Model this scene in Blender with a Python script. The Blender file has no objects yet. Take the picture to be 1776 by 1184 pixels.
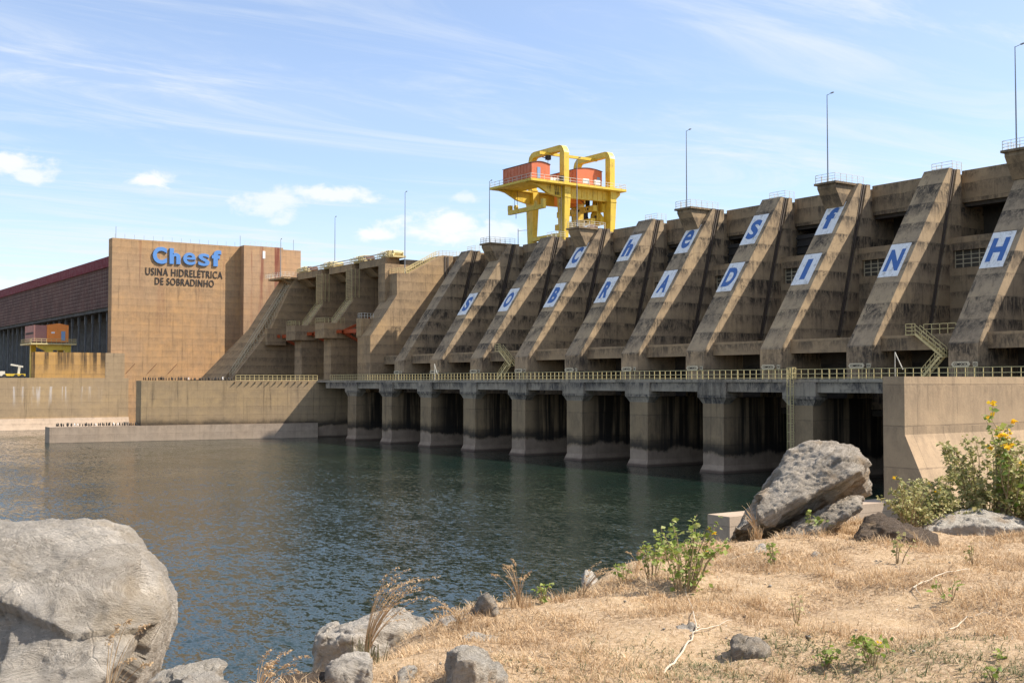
import bpy, bmesh, math, random
import numpy as np
from mathutils import Vector, noise as mnoise
random.seed(7); rng = np.random.default_rng(7)
scene = bpy.context.scene
COL = scene.collection
R_ = math.radians

# ------------------------------------------------------------------ camera
EYE = 11.2                                   # eye height over the water (metres)
YAW = math.atan(1398 / 2000.0)               # dam axis is the world Y axis
PITCH = math.atan(71 / 2000.0)
cam = bpy.data.cameras.new('camera'); cam.sensor_width = 36.0; cam.lens = 2000.0 / 1776 * 36
cam.clip_start = 0.1; cam.clip_end = 6000
camo = bpy.data.objects.new('camera', cam); COL.objects.link(camo)
camo.location = (0, 0, EYE); camo.rotation_euler = (R_(90) + PITCH, 0, -YAW)
scene.camera = camo
# ------------------------------------------------------------------ light
SUN = Vector((0.81, -0.47, 1.0)).normalized()
SUN_EL = math.asin(SUN.z); SUN_AZ = math.atan2(SUN.x, SUN.y)
sl = bpy.data.lights.new('sun', 'SUN'); sl.energy = 5.0; sl.angle = R_(0.53); sl.color = (1.0, 0.93, 0.83)
so = bpy.data.objects.new('sun', sl); COL.objects.link(so)
so.rotation_euler = SUN.to_track_quat('Z', 'Y').to_euler(); so.location = (60, -60, 120)
scene.view_settings.view_transform = 'Standard'; scene.view_settings.look = 'None'
scene.view_settings.exposure = 0.74; scene.view_settings.gamma = 1.0

CY, SY = math.cos(YAW), math.sin(YAW)
def pix_dir(px, py):
    a = (px - 888) / 2000.0; b = (592 - py) / 2000.0
    F = math.cos(PITCH) - b * math.sin(PITCH); U = math.sin(PITCH) + b * math.cos(PITCH)
    return Vector((F * SY + a * CY, F * CY - a * SY, U)).normalized()
def W(R, F, z=0.0):                          # ground plan: R metres right, F metres ahead of the viewpoint
    return (R * CY + F * SY, -R * SY + F * CY, z)
def PF(px, py, F):                           # point at image pixel px, py, set F metres ahead
    a = (px - 888) / 2000.0
    return Vector(W(a * F, F, EYE + (663 - py) / 2000.0 * F))

# ------------------------------------------------------------------ node helpers
class NT:
    def __init__(s, tree): s.t = tree; s.n = tree.nodes; s.l = tree.links
    def new(s, typ, **kw):
        n = s.n.new(typ)
        for k, v in kw.items(): setattr(n, k, v)
        return n
    def put(s, sock, v):
        if isinstance(v, bpy.types.NodeSocket): s.l.new(v, sock)
        elif v is not None:
            if sock.type == 'RGBA' and not hasattr(v, '__len__'): v = (v, v, v, 1)
            elif sock.type == 'RGBA' and len(v) == 3: v = (*v, 1)
            sock.default_value = v
    def math(s, op, a, b=None, c=None, clamp=False):
        n = s.new('ShaderNodeMath', operation=op, use_clamp=clamp)
        s.put(n.inputs[0], a)
        if b is not None: s.put(n.inputs[1], b)
        if c is not None: s.put(n.inputs[2], c)
        return n.outputs[0]
    def mix(s, f, a, b, mode='MIX'):
        n = s.new('ShaderNodeMix', data_type='RGBA', blend_type=mode)
        s.put(n.inputs[0], f); s.put(n.inputs[6], a); s.put(n.inputs[7], b)
        return n.outputs[2]
    def noise(s, vec, scale, detail=4, rough=0.55, dist=0.0, sc=None):
        if sc is not None:
            m = s.new('ShaderNodeMapping'); s.l.new(vec, m.inputs[0]); m.inputs[3].default_value = sc; vec = m.outputs[0]
        n = s.new('ShaderNodeTexNoise'); s.l.new(vec, n.inputs['Vector'])
        n.inputs['Scale'].default_value = scale; n.inputs['Detail'].default_value = detail
        n.inputs['Roughness'].default_value = rough; n.inputs['Distortion'].default_value = dist
        return n.outputs[0]
    def ramp(s, f, lo, hi, a=0.0, b=1.0):
        n = s.new('ShaderNodeMapRange', interpolation_type='SMOOTHSTEP'); s.put(n.inputs[0], f)
        for i, v in enumerate((lo, hi, a, b)): n.inputs[i + 1].default_value = v
        return n.outputs[0]
    def pos(s): return s.new('ShaderNodeNewGeometry').outputs['Position']
    def sep(s, v):
        n = s.new('ShaderNodeSeparateXYZ'); s.l.new(v, n.inputs[0]); return n.outputs
    def bump(s, h, strength, dist):
        n = s.new('ShaderNodeBump'); n.inputs['Strength'].default_value = strength; n.inputs['Distance'].default_value = dist
        s.l.new(h, n.inputs['Height']); return n.outputs[0]

def material(name, color, rough=0.7, metal=0.0, normal=None, nt=None, spec=None, m=None):
    if m is None:
        m = bpy.data.materials.new(name); m.use_nodes = True; nt = NT(m.node_tree)
    b = nt.n['Principled BSDF']
    nt.put(b.inputs['Base Color'], color); nt.put(b.inputs['Roughness'], rough); b.inputs['Metallic'].default_value = metal
    if spec is not None: b.inputs['Specular IOR Level'].default_value = spec
    if normal is not None: nt.l.new(normal, b.inputs['Normal'])
    return m
def begin(name):
    m = bpy.data.materials.new(name); m.use_nodes = True
    return m, NT(m.node_tree)

# ------------------------------------------------------------------ sky
world = bpy.data.worlds.new('World'); scene.world = world; world.use_nodes = True
wt = NT(world.node_tree); bg = wt.n['Background']; BGS = 0.132
sky = wt.new('ShaderNodeTexSky', sky_type='NISHITA'); sky.sun_disc = False
sky.sun_elevation = SUN_EL; sky.sun_rotation = SUN_AZ; sky.altitude = 350; sky.air_density = 1.0; sky.dust_density = 0.9; sky.ozone_density = 1.6
tc = wt.new('ShaderNodeTexCoord').outputs['Generated']
X, Y, Z = wt.sep(tc)
zc = wt.math('MAXIMUM', Z, 0.03)
cv = wt.new('ShaderNodeCombineXYZ')
wt.put(cv.inputs[0], wt.math('DIVIDE', X, zc)); wt.put(cv.inputs[1], wt.math('DIVIDE', Y, zc))
mp = wt.new('ShaderNodeMapping'); wt.l.new(cv.outputs[0], mp.inputs[0]); mp.inputs[2].default_value = (0, 0, R_(35)); mp.inputs[3].default_value = (0.55, 1.6, 1)
cir = wt.ramp(wt.noise(mp.outputs[0], 1.0, 10, 0.66, 1.1), 0.42, 0.72)
veil = wt.ramp(wt.noise(mp.outputs[0], 0.22, 3, 0.5, 0.4), 0.36, 0.66)
wisp = wt.math('MULTIPLY', wt.math('ADD', wt.math('MULTIPLY', cir, 0.70), 0.22), wt.math('ADD', wt.math('MULTIPLY', veil, 0.75), 0.42))
az = wt.math('ARCTAN2', X, Y); el = wt.math('ARCSINE', Z)
ce = wt.new('ShaderNodeCombineXYZ'); wt.put(ce.inputs[0], az); wt.put(ce.inputs[1], el)
fl = wt.noise(ce.outputs[0], 42, 7, 0.6, 0.3, sc=(1, 1.7, 1))
cum = None
for (px, py, w, h, s) in ((585, 336, 85, 17, .75), (648, 409, 45, 15, .8), (775, 393, 110, 30, .8), (470, 352, 66, 30, .6), (262, 313, 38, 20, .85),
                          (22, 284, 62, 22, .8), (50, 300, 40, 18, .7), (803, 342, 32, 12, .5), (482, 384, 24, 9, .5), (30, 492, 110, 14, .4), (850, 402, 60, 22, .6)):
    d = pix_dir(px, py); a0 = math.atan2(d.x, d.y); e0 = math.asin(d.z)
    du = wt.math('DIVIDE', wt.math('SUBTRACT', az, a0), w / 2000.0); dv = wt.math('DIVIDE', wt.math('SUBTRACT', el, e0), h / 2000.0)
    r = wt.math('SQRT', wt.math('ADD', wt.math('MULTIPLY', du, du), wt.math('MULTIPLY', dv, dv)))
    v = wt.math('MULTIPLY', wt.ramp(wt.math('ADD', wt.math('SUBTRACT', 1.15, r), wt.math('MULTIPLY', wt.math('SUBTRACT', fl, 0.5), 2.6)), 0.05, 0.85), s)
    cum = v if cum is None else wt.math('MAXIMUM', cum, v)
tint = wt.mix(1.0, sky.outputs[0], (0.96, 0.95, 1.0), 'MULTIPLY')
sk = wt.mix(wisp, tint, (4.1, 4.35, 4.65)); sk = wt.mix(cum, sk, (4.9, 4.85, 4.85))
wt.l.new(sk, bg.inputs[0]); bg.inputs[1].default_value = BGS

# ------------------------------------------------------------------ materials
def concrete(name, base, warm, dark, streak=0.5, blotch=0.4, lift=1.9, waterline=False, rust=0.0, lichen=(0.045, 0.038, 0.032), seep_shade=False, lime=False, drip=False, vj=0):
    m, t = begin(name); p = t.pos(); x, y, z = t.sep(p)
    big = t.noise(p, 0.07, 4, 0.6); mid = t.noise(p, 0.6, 6, 0.65); fine = t.noise(p, 7.0, 5, 0.7)
    c = t.mix(t.ramp(big, 0.36, 0.66), base, warm)
    c = t.mix(t.ramp(mid, 0.30, 0.72, 0.0, 0.55), c, dark)
    c = t.mix(t.math('MULTIPLY', t.math('ABSOLUTE', t.math('SUBTRACT', fine, 0.5)), 1.1), c, (0.06, 0.05, 0.04))
    wob = t.math('MULTIPLY', t.math('SUBTRACT', t.noise(p, 0.35, 3), 0.5), 0.25)
    ph = t.math('FRACT', t.math('DIVIDE', t.math('ADD', z, wob), lift))
    lev = t.math('FLOOR', t.math('DIVIDE', z, lift))
    # each pour of the wall has a slightly different tone
    wn = t.new('ShaderNodeTexWhiteNoise', noise_dimensions='1D'); t.l.new(lev, wn.inputs['W'])
    c = t.mix(t.math('MULTIPLY', wn.outputs[0], 0.22), c, dark)
    joint = t.math('MULTIPLY', t.math('LESS_THAN', t.math('FRACT', t.math('DIVIDE', z, lift)), 0.035), t.ramp(mid, 0.3, 0.6, 0.35, 0.9))
    c = t.mix(t.math('MULTIPLY', joint, 0.42), c, (0.05, 0.042, 0.035))
    gr = t.math('MULTIPLY', t.ramp(t.noise(p, 0.13, 9, 0.78, 0.5, sc=(1, 1, 0.7)), 0.47, 0.62), t.ramp(t.noise(p, 1.1, 8, 0.8, 0.5, sc=(1.3, 1.3, 0.35)), 0.34, 0.60))
    c = t.mix(t.math('MULTIPLY', gr, 0.68 * min(1.0, blotch + .1)), c, (0.085, 0.068, 0.052))
    if vj:
        vl = t.math('MULTIPLY', t.math('LESS_THAN', t.math('FRACT', t.math('DIVIDE', t.math('ADD', x, t.math('MULTIPLY', lev, 1.7)), vj)), 0.015), t.ramp(mid, 0.35, 0.55, 0.2, 0.8)); c = t.mix(t.math('MULTIPLY', vl, 0.6), c, (0.08, 0.06, 0.045))
    st = t.noise(p, 1.0, 6, 0.65, sc=(1.3, 1.3, 0.07)); st2 = t.noise(p, 2.1, 7, 0.82, 0.35, sc=(1.2, 1.05, 0.06))
    sm = t.math('MULTIPLY', t.ramp(st, 0.50, 0.74), t.ramp(st2, 0.34, 0.62))
    c = t.mix(t.math('MULTIPLY', sm, streak), c, (0.05, 0.042, 0.036))
    c = t.mix(t.math('MULTIPLY', t.ramp(st2, 0.60, 0.76), 0.20), c, (0.55, 0.48, 0.40))
    # dark lichen hanging under the lift joints
    wl = t.new('ShaderNodeTexWhiteNoise', noise_dimensions='1D'); t.l.new(t.math('ADD', lev, t.math('FLOOR', t.math('DIVIDE', y, 7.0))), wl.inputs['W'])
    depth = t.math('ADD', t.math('MULTIPLY', wl.outputs[0], 0.75), t.math('MULTIPLY', t.noise(p, 0.9, 4, 0.7), 0.55))
    edge = t.ramp(t.math('SUBTRACT', t.math('ADD', ph, depth), 1.0), -0.25, 0.50)
    hang = t.math('MULTIPLY', edge, t.ramp(t.noise(p, 0.30, 6, 0.75, 0.6, sc=(1, 1, 0.8)), 0.38, 0.53))
    brk = t.ramp(t.noise(p, 1.7, 8, 0.8, 0.8, sc=(1.3, 1.3, 0.3)), 0.36, 0.58)
    soft = t.math('MULTIPLY', t.math('MULTIPLY', t.ramp(ph, 0.1, 1.0), wl.outputs[0]), t.ramp(mid, 0.25, 0.6))
    c = t.mix(t.math('MULTIPLY', soft, 0.30 * blotch), c, (0.12, 0.095, 0.07))
    c = t.mix(t.math('MULTIPLY', t.math('MULTIPLY', hang, brk), blotch), c, lichen)
    if seep_shade:                                 # seepage streaks and bay shade painted black on the pier sides, behind their faces
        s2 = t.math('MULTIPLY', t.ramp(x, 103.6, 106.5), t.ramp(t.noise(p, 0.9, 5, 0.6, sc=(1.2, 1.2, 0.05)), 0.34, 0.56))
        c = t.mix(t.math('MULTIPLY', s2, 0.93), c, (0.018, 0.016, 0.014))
    if drip:
        dm = t.math('MULTIPLY', t.ramp(t.math('ADD', z, t.math('MULTIPLY', mid, 5.0)), 14.5, 20.5), t.ramp(t.noise(p, 0.55, 5, 0.7, sc=(1, 1, .03)), 0.43, 0.54))
        c = t.mix(t.math('MULTIPLY', dm, 0.9), c, (0.04, 0.032, 0.025))
    if lime:
        lm = t.math('MULTIPLY', t.math('MULTIPLY', t.ramp(z, 10.2, 10.3, 1, 0), t.ramp(z, 4.5, 10.2)), t.ramp(t.noise(p, 0.9, 5, 0.7, sc=(1, 1, .06)), 0.52, 0.64))
        c = t.mix(t.math('MULTIPLY', t.math('MULTIPLY', lm, t.ramp(x, 74, 81, 1, 0)), 0.9), c, (0.62, 0.56, 0.52))
    if rust:
        rs = t.math('MULTIPLY', t.ramp(t.noise(p, 0.5, 5, 0.65, sc=(1, 1, 0.04)), 0.53, 0.66), t.ramp(t.math('ADD', z, t.math('MULTIPLY', mid, 8)), 22, 50))
        c = t.mix(t.math('MULTIPLY', rs, rust), c, (0.20, 0.055, 0.038))
    if waterline:
        wv = t.math('ADD', z, t.math('MULTIPLY', t.math('SUBTRACT', t.noise(p, 0.20, 6, 0.7), 0.5), 3.2))
        c = t.mix(t.math('MULTIPLY', t.ramp(wv, 1.9, 2.75, 0, .85), t.ramp(wv, 2.7, 4.6, 1, 0)), c, (0.030, 0.027, 0.024))
        pk = t.mix(t.ramp(mid, 0.3, 0.7), (0.38, 0.285, 0.205), (0.27, 0.20, 0.145))
        pk = t.mix(t.math('MULTIPLY', sm, 0.4), pk, (0.10, 0.08, 0.07))
        c = t.mix(t.ramp(wv, 1.95, 2.6, 1, 0), c, pk)
        c = t.mix(t.ramp(z, 0.15, 0.5, 0.8, 0), c, (0.07, 0.045, 0.035))
    h = t.math('ADD', t.math('MULTIPLY', fine, 0.5), t.math('SUBTRACT', mid, t.math('MULTIPLY', joint, 1.4)))
    return material(name, c, 0.9, normal=t.bump(h, 0.6, 0.05), nt=t, m=m, spec=0.2)
C_DAM = concrete('dam_concrete', (0.46, 0.34, 0.215), (0.54, 0.385, 0.22), (0.29, 0.215, 0.14), 0.75, 0.95, 2.6)
C_FLANK = concrete('flank_concrete', (0.38, 0.275, 0.165), (0.46, 0.32, 0.18), (0.26, 0.19, 0.12), 0.6, 0.75, 2.05)
C_PIER = concrete('pier_concrete', (0.36, 0.255, 0.148), (0.41, 0.285, 0.158), (0.27, 0.195, 0.12), 0.6, 0.25, 3.4, waterline=True, seep_shade=True)
C_SHADE = concrete('shaded_bay_concrete', (0.085, 0.068, 0.052), (0.11, 0.088, 0.064), (0.04, 0.033, 0.027), 1.0, 0.8, 3.4, waterline=True)  # concrete of the recesses and bays, their deep shade put into the colour
C_GIRD = concrete('girder_concrete', (0.44, 0.37, 0.28), (0.48, 0.385, 0.28), (0.29, 0.24, 0.185), 1.0, 0.85, 1.6, lichen=(0.035, 0.035, 0.04))
C_WALL = concrete('quay_concrete', (0.44, 0.315, 0.185), (0.50, 0.345, 0.18), (0.33, 0.24, 0.15), 0.75, 0.15, 1.6, waterline=True)
C_NEAR = concrete('smooth_wall_concrete', (0.48, 0.345, 0.215), (0.52, 0.36, 0.215), (0.36, 0.255, 0.16), 0.45, 0.25, 2.75, vj=3.3)
C_SIGN = concrete('end_wall_concrete', (0.52, 0.325, 0.175), (0.58, 0.335, 0.15), (0.36, 0.24, 0.14), 0.7, 0.2, 1.6, rust=0.4)
C_TOWER = concrete('tower_concrete', (0.50, 0.32, 0.19), (0.55, 0.335, 0.175), (0.36, 0.24, 0.15), 0.45, 0.1, 1.6, rust=0.9)
C_TERR = concrete('stained_terrace_concrete', (0.56, 0.32, 0.11), (0.60, 0.33, 0.09), (0.46, 0.28, 0.13), 0.9, 0.2, 2.2, drip=True)
C_SPIL = concrete('spillway_concrete', (0.44, 0.305, 0.175), (0.52, 0.34, 0.17), (0.31, 0.215, 0.13), 0.6, 0.40, 1.9)
C_PINK = concrete('low_wall_concrete', (0.50, 0.385, 0.285), (0.54, 0.40, 0.28), (0.38, 0.29, 0.21), 0.35, 0.15, 1.4)

C_RET = concrete('retaining_concrete', (0.44, 0.315, 0.185), (0.50, 0.345, 0.18), (0.33, 0.24, 0.15), 0.6, 0.10, 1.6, lime=True)
def paint(name, col, rough=0.45, dirt=0.35, dcol=(0.10, 0.07, 0.045), sc=0.8, spec=None):
    m, t = begin(name); p = t.pos()
    n = t.noise(p, sc, 6, 0.65); s = t.noise(p, 2.0, 5, 0.7, sc=(1.4, 1.4, 0.15))
    c = t.mix(t.math('MULTIPLY', t.ramp(t.math('MULTIPLY', n, s), 0.22, 0.42), dirt), col, dcol)
    c = t.mix(t.ramp(t.noise(p, 0.3, 3), 0.35, 0.7, 0, 0.18), c, tuple(min(1, v * 1.25) for v in col))
    return material(name, c, t.ramp(n, 0.3, 0.7, rough - 0.1, rough + 0.15), nt=t, m=m, spec=spec)
M_YEL = paint('crane_yellow_paint', (0.70, 0.49, 0.045), 0.5, 0.5, (0.16, 0.10, 0.04), 0.9)
M_RAIL = paint('rail_yellow_paint', (0.58, 0.47, 0.22), 0.6, 0.3)
M_PALE = paint('pale_rail_paint', (0.60, 0.57, 0.48), 0.6, 0.3)
M_RED = paint('machinery_red_paint', (0.60, 0.145, 0.048), 0.5, 0.3, (0.15, 0.03, 0.02))
M_COL = paint('grey_column_paint', (0.15, 0.16, 0.17), 0.7, 0.3, spec=0.2)
M_ORA = paint('orange_paint', (0.82, 0.26, 0.04), 0.5, 0.2)
M_GATE = paint('gate_orange_paint', (0.48, 0.085, 0.02), 0.6, 0.35)
M_GREY = paint('galvanised_steel', (0.22, 0.25, 0.29), 0.45, 0.2)
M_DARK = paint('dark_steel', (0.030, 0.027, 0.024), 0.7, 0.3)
M_BLACK = paint('black_letter_paint', (0.022, 0.018, 0.017), 0.6, 0.2)
M_BLUE = paint('letter_blue_paint', (0.045, 0.135, 0.37), 0.6, 0.5, (0.16, 0.20, 0.28), 1.3)
M_SKYB = paint('company_blue_paint', (0.10, 0.26, 0.58), 0.5, 0.2)
M_WHITE = paint('panel_white_tile', (0.84, 0.81, 0.76), 0.6, 0.75, (0.36, 0.32, 0.27), 1.1)
M_CREAM = paint('cream_sign_paint', (0.58, 0.50, 0.34), 0.6, 0.3)
M_RUST = paint('rusty_steel', (0.12, 0.040, 0.022), 0.8, 0.5)
M_ROOF = paint('maroon_roof_sheet', (0.17, 0.022, 0.030), 0.6, 0.3, (0.05, 0.012, 0.014), spec=0.1)
M_SLOT = paint('slot_shadow_steel', (0.11, 0.085, 0.065), 0.8, 0.6)
M_DOOR = paint('blue_door_paint', (0.20, 0.33, 0.52), 0.5, 0.2)

def louvre():
    m, t = begin('louvre_screen'); p = t.pos(); x, y, z = t.sep(p)
    lz = t.math('LESS_THAN', t.math('FRACT', t.math('DIVIDE', z, 0.98)), 0.17)
    ly = t.math('LESS_THAN', t.math('FRACT', t.math('DIVIDE', y, 1.55)), 0.13)
    g = t.math('MULTIPLY', t.math('MAXIMUM', lz, ly), t.ramp(t.noise(p, 0.5, 4), 0.3, 0.65, 0.15, 0.6))
    c = t.mix(t.ramp(t.noise(p, 0.16, 5, 0.6), 0.35, 0.65), (0.085, 0.042, 0.036), (0.13, 0.065, 0.052))
    c = t.mix(t.ramp(t.noise(p, 3.0, 3, 0.7, sc=(1, 1, 2.5)), 0.5, 0.7, 0, 0.6), c, (0.03, 0.02, 0.02))
    c = t.mix(g, c, (0.30, 0.24, 0.20))
    return material('louvre_screen', c, 0.75, nt=t, m=m, spec=0.1)
M_LOUV = louvre()
def window_grid():
    m, t = begin('louvre_window'); p = t.pos(); x, y, z = t.sep(p)
    g = t.math('LESS_THAN', t.math('FRACT', t.math('DIVIDE', z, 0.2)), 0.3)
    c = t.mix(g, (0.035, 0.030, 0.024), (0.15, 0.125, 0.085))
    return material('louvre_window', c, 0.7, nt=t, m=m)
M_WIN = window_grid()

# ------------------------------------------------------------------ mesh builder
ORG = {}
class MB:
    def __init__(s): s.v = []; s.f = []
    def quadbox(s, P):                       # 8 points: bottom 4 then top 4 (same winding)
        b = len(s.v); s.v += [tuple(p) for p in P]
        for f in ((3, 2, 1, 0), (4, 5, 6, 7), (0, 1, 5, 4), (1, 2, 6, 5), (2, 3, 7, 6), (3, 0, 4, 7)): s.f.append(tuple(b + i for i in f))
        return s
    def box(s, x0, x1, y0, y1, z0, z1):
        return s.quadbox([(x0, y0, z0), (x1, y0, z0), (x1, y1, z0), (x0, y1, z0), (x0, y0, z1), (x1, y0, z1), (x1, y1, z1), (x0, y1, z1)])
    def prism(s, poly, a, b, axis='y'):      # 2-D polygon extruded along an axis
        def P(q, t): return {'y': (q[0], t, q[1]), 'x': (t, q[0], q[1]), 'z': (q[0], q[1], t)}[axis]
        n = len(poly); o = len(s.v); s.v += [P(q, a) for q in poly] + [P(q, b) for q in poly]
        s.f.append(tuple(o + i for i in range(n))); s.f.append(tuple(o + n + i for i in reversed(range(n))))
        for i in range(n): j = (i + 1) % n; s.f.append((o + i, o + n + i, o + n + j, o + j))
        return s
    def beam(s, p, q, w, h=None, up=(0, 0, 1)):
        p = Vector(p); q = Vector(q); d = (q - p).normalized(); u = Vector(up)
        if abs(d.dot(u)) > 0.97: u = Vector((0, 1, 0))
        a = d.cross(u).normalized() * (w / 2); c = a.cross(d).normalized() * ((h or w) / 2)
        return s.quadbox([p - a - c, p + a - c, p + a + c, p - a + c, q - a - c, q + a - c, q + a + c, q - a + c])
    def tube(s, pts, r, n=6):
        pts = [Vector(p) for p in pts]; rs = r if hasattr(r, '__len__') else [r] * len(pts); o = len(s.v)
        for i, p in enumerate(pts):
            d = (pts[min(i + 1, len(pts) - 1)] - pts[max(i - 1, 0)]).normalized()
            u = Vector((0, 0, 1)) if abs(d.z) < 0.9 else Vector((1, 0, 0))
            a = d.cross(u).normalized(); c = d.cross(a)
            for k in range(n): t = 2 * math.pi * k / n; s.v.append(tuple(p + (a * math.cos(t) + c * math.sin(t)) * rs[i]))
        for i in range(len(pts) - 1):
            for k in range(n): j = (k + 1) % n; s.f.append((o + i * n + k, o + i * n + j, o + (i + 1) * n + j, o + (i + 1) * n + k))
        s.f.append(tuple(o + k for k in reversed(range(n)))); e = o + (len(pts) - 1) * n; s.f.append(tuple(e + k for k in range(n)))
        return s
    def frame(s, path, half, x0, x1):        # flat strip along a Y-Z path with mitred corners, extruded in X
        pts = [Vector((a, b)) for a, b in path]; n = len(pts); L, Rr = [], []
        for i, p in enumerate(pts):
            d0 = (p - pts[max(i - 1, 0)]); d1 = (pts[min(i + 1, n - 1)] - p)
            if d0.length == 0: d0 = d1
            if d1.length == 0: d1 = d0
            d0.normalize(); d1.normalize(); t = (d0 + d1).normalized(); nn = Vector((-t.y, t.x))
            k = half[i] / max(0.5, t.dot(d0)); L.append(p + nn * k); Rr.append(p - nn * k)
        o = len(s.v)
        for a, b in zip(L, Rr): s.v += [(x0, a.x, a.y), (x0, b.x, b.y), (x1, b.x, b.y), (x1, a.x, a.y)]
        for i in range(n - 1):
            for k in range(4): j = (k + 1) % 4; s.f.append((o + 4 * i + k, o + 4 * i + 4 + k, o + 4 * i + 4 + j, o + 4 * i + j))
        s.f.append((o, o + 1, o + 2, o + 3)); e = o + 4 * (n - 1); s.f.append((e + 3, e + 2, e + 1, e))
        return s
    def build(s, name, mat, parent=None, org=None, smooth=False):
        o0 = Vector(ORG.get(parent.name, (0, 0, 0)) if parent else (org or (0, 0, 0)))
        me = bpy.data.meshes.new(name); me.from_pydata([tuple(Vector(v) - o0) for v in s.v], [], s.f)
        bm = bmesh.new(); bm.from_mesh(me); bmesh.ops.recalc_face_normals(bm, faces=bm.faces); bm.to_mesh(me); bm.free()
        me.materials.append(mat)
        if smooth: me.polygons.foreach_set('use_smooth', [True] * len(me.polygons))
        o = bpy.data.objects.new(name, me); COL.objects.link(o)
        if parent: o.parent = parent
        else: o.location = o0
        ORG[o.name] = o0
        return o
def tag(o, label=None, cat=None, group=None, kind=None):
    for k, v in (('label', label), ('category', cat), ('group', group), ('kind', kind)):
        if v: o[k] = v
    return o
def thing(name, loc, label, cat, group=None):
    o = bpy.data.objects.new(name, None); COL.objects.link(o); o.location = loc; o.empty_display_size = 0.5
    ORG[o.name] = Vector(loc); return tag(o, label, cat, group)
def copy_tree(o, loc, label=None):
    def rec(a, par):
        c = a.copy(); COL.objects.link(c)
        if par: c.parent = par
        for ch in a.children: rec(ch, c)
        return c
    c = rec(o, None); c.location = loc; ORG[c.name] = Vector(loc)
    if label: c['label'] = label
    return c
def railing(mb, pts, h=1.1, step=1.0, rails=(1.0, 0.55), r=0.035, pr=0.035):
    pts = [Vector(p) for p in pts]
    for f in rails:
        for a, b in zip(pts, pts[1:]): mb.beam(a + Vector((0, 0, h * f)), b + Vector((0, 0, h * f)), r * 2)
    for a, b in zip(pts, pts[1:]):
        n = max(1, round((b - a).length / step))
        for i in range(n + 1):
            if i == n and b is not pts[-1]: continue
            p = a.lerp(b, i / n); mb.beam(p, p + Vector((0, 0, h)), pr * 2)
    return mb
def text_mesh(s, bold=0.0, depth=0.05, space=1.0):
    cu = bpy.data.curves.new('lettering', 'FONT'); cu.body = s; cu.offset = bold; cu.extrude = depth; cu.space_character = space; cu.resolution_u = 4
    ob = bpy.data.objects.new('lettering', cu); COL.objects.link(ob)
    dg = bpy.context.evaluated_depsgraph_get(); me = ob.evaluated_get(dg).to_mesh()
    v = np.array([tuple(q.co) for q in me.vertices]); f = [tuple(p.vertices) for p in me.polygons]
    ob.evaluated_get(dg).to_mesh_clear(); bpy.data.objects.remove(ob); bpy.data.curves.remove(cu)
    for i in (0, 1): v[:, i] = (v[:, i] - v[:, i].min()) / max(1e-6, v[:, i].max() - v[:, i].min())
    v[:, 2] = (v[:, 2] - v[:, 2].min()) / max(1e-6, v[:, 2].max() - v[:, 2].min())
    return v, f
def lettering(s, o, ux, uy, un, bold=0.0, space=1.0):   # fill the box spanned by ux, uy; un = thickness
    v, f = text_mesh(s, bold, 0.05, space); o, ux, uy, un = map(Vector, (o, ux, uy, un))
    mb = MB(); mb.v = [tuple(o + ux * a + uy * b + un * c) for a, b, c in v]; mb.f = f
    return mb
# ================================================================== the setting
def sheet(name, mat, x0, x1, y0, y1, z, kind='structure'):
    mb = MB(); mb.v = [(x0, y0, z), (x1, y0, z), (x1, y1, z), (x0, y1, z)]; mb.f = [(0, 1, 2, 3)]
    return tag(mb.build(name, mat), None, None, None, kind)
def water_mat():
    m, t = begin('river_water'); p = t.pos()
    n3 = t.noise(p, 0.05, 3, 0.5)
    def vec(scale, sc, amp, det):            # ripples: the surface slope itself is a noise field
        mp = t.new('ShaderNodeMapping'); t.l.new(p, mp.inputs[0]); mp.inputs[3].default_value = sc; mp.inputs[2].default_value = (0, 0, .5)
        n = t.new('ShaderNodeTexNoise'); t.l.new(mp.outputs[0], n.inputs['Vector']); n.inputs['Scale'].default_value = scale; n.inputs['Detail'].default_value = det; n.inputs['Roughness'].default_value = .6
        a = t.new('ShaderNodeVectorMath', operation='SUBTRACT'); t.l.new(n.outputs['Color'], a.inputs[0]); a.inputs[1].default_value = (.5, .5, .5)
        b = t.new('ShaderNodeVectorMath', operation='MULTIPLY'); t.l.new(a.outputs[0], b.inputs[0]); b.inputs[1].default_value = (amp, amp, 0)
        return b.outputs[0]
    def add(a, b):
        n = t.new('ShaderNodeVectorMath', operation='ADD'); t.put(n.inputs[0], a); t.put(n.inputs[1], b); return n.outputs[0]
    slope = add(add(vec(2.6, (1, .55, 1), .62, 4), vec(8.0, (1, .6, 1), .55, 3)), vec(.30, (1, .6, 1), .18, 3))
    gust = t.new('ShaderNodeVectorMath', operation='SCALE'); t.l.new(slope, gust.inputs[0]); t.l.new(t.ramp(n3, 0.3, 0.7, 0.7, 1.15), gust.inputs['Scale'])
    up = add(gust.outputs[0], (0, 0, 1)); nv = t.new('ShaderNodeVectorMath', operation='NORMALIZE'); t.l.new(up, nv.inputs[0])
    c = t.mix(t.ramp(n3, 0.35, 0.65), (0.009, 0.020, 0.015), (0.014, 0.025, 0.016))
    material('river_water', c, t.ramp(t.noise(p, 0.035, 4, 0.6), 0.35, 0.65, 0.07, 0.13), normal=nv.outputs[0], nt=t, m=m)
    t.n['Principled BSDF'].inputs['IOR'].default_value = 1.33
    return m
sheet('water', water_mat(), -900, 132, -400, 1500, 0.0)
m, t = begin('plain_earth'); p = t.pos()
M_EARTH = material('plain_earth', t.mix(t.noise(p, 0.02, 6), (0.20, 0.14, 0.08), (0.10, 0.10, 0.05)), 0.95, nt=t, m=m)
sheet('ground', M_EARTH, -3000, 3000, -3000, 3500, -4.0)
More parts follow.
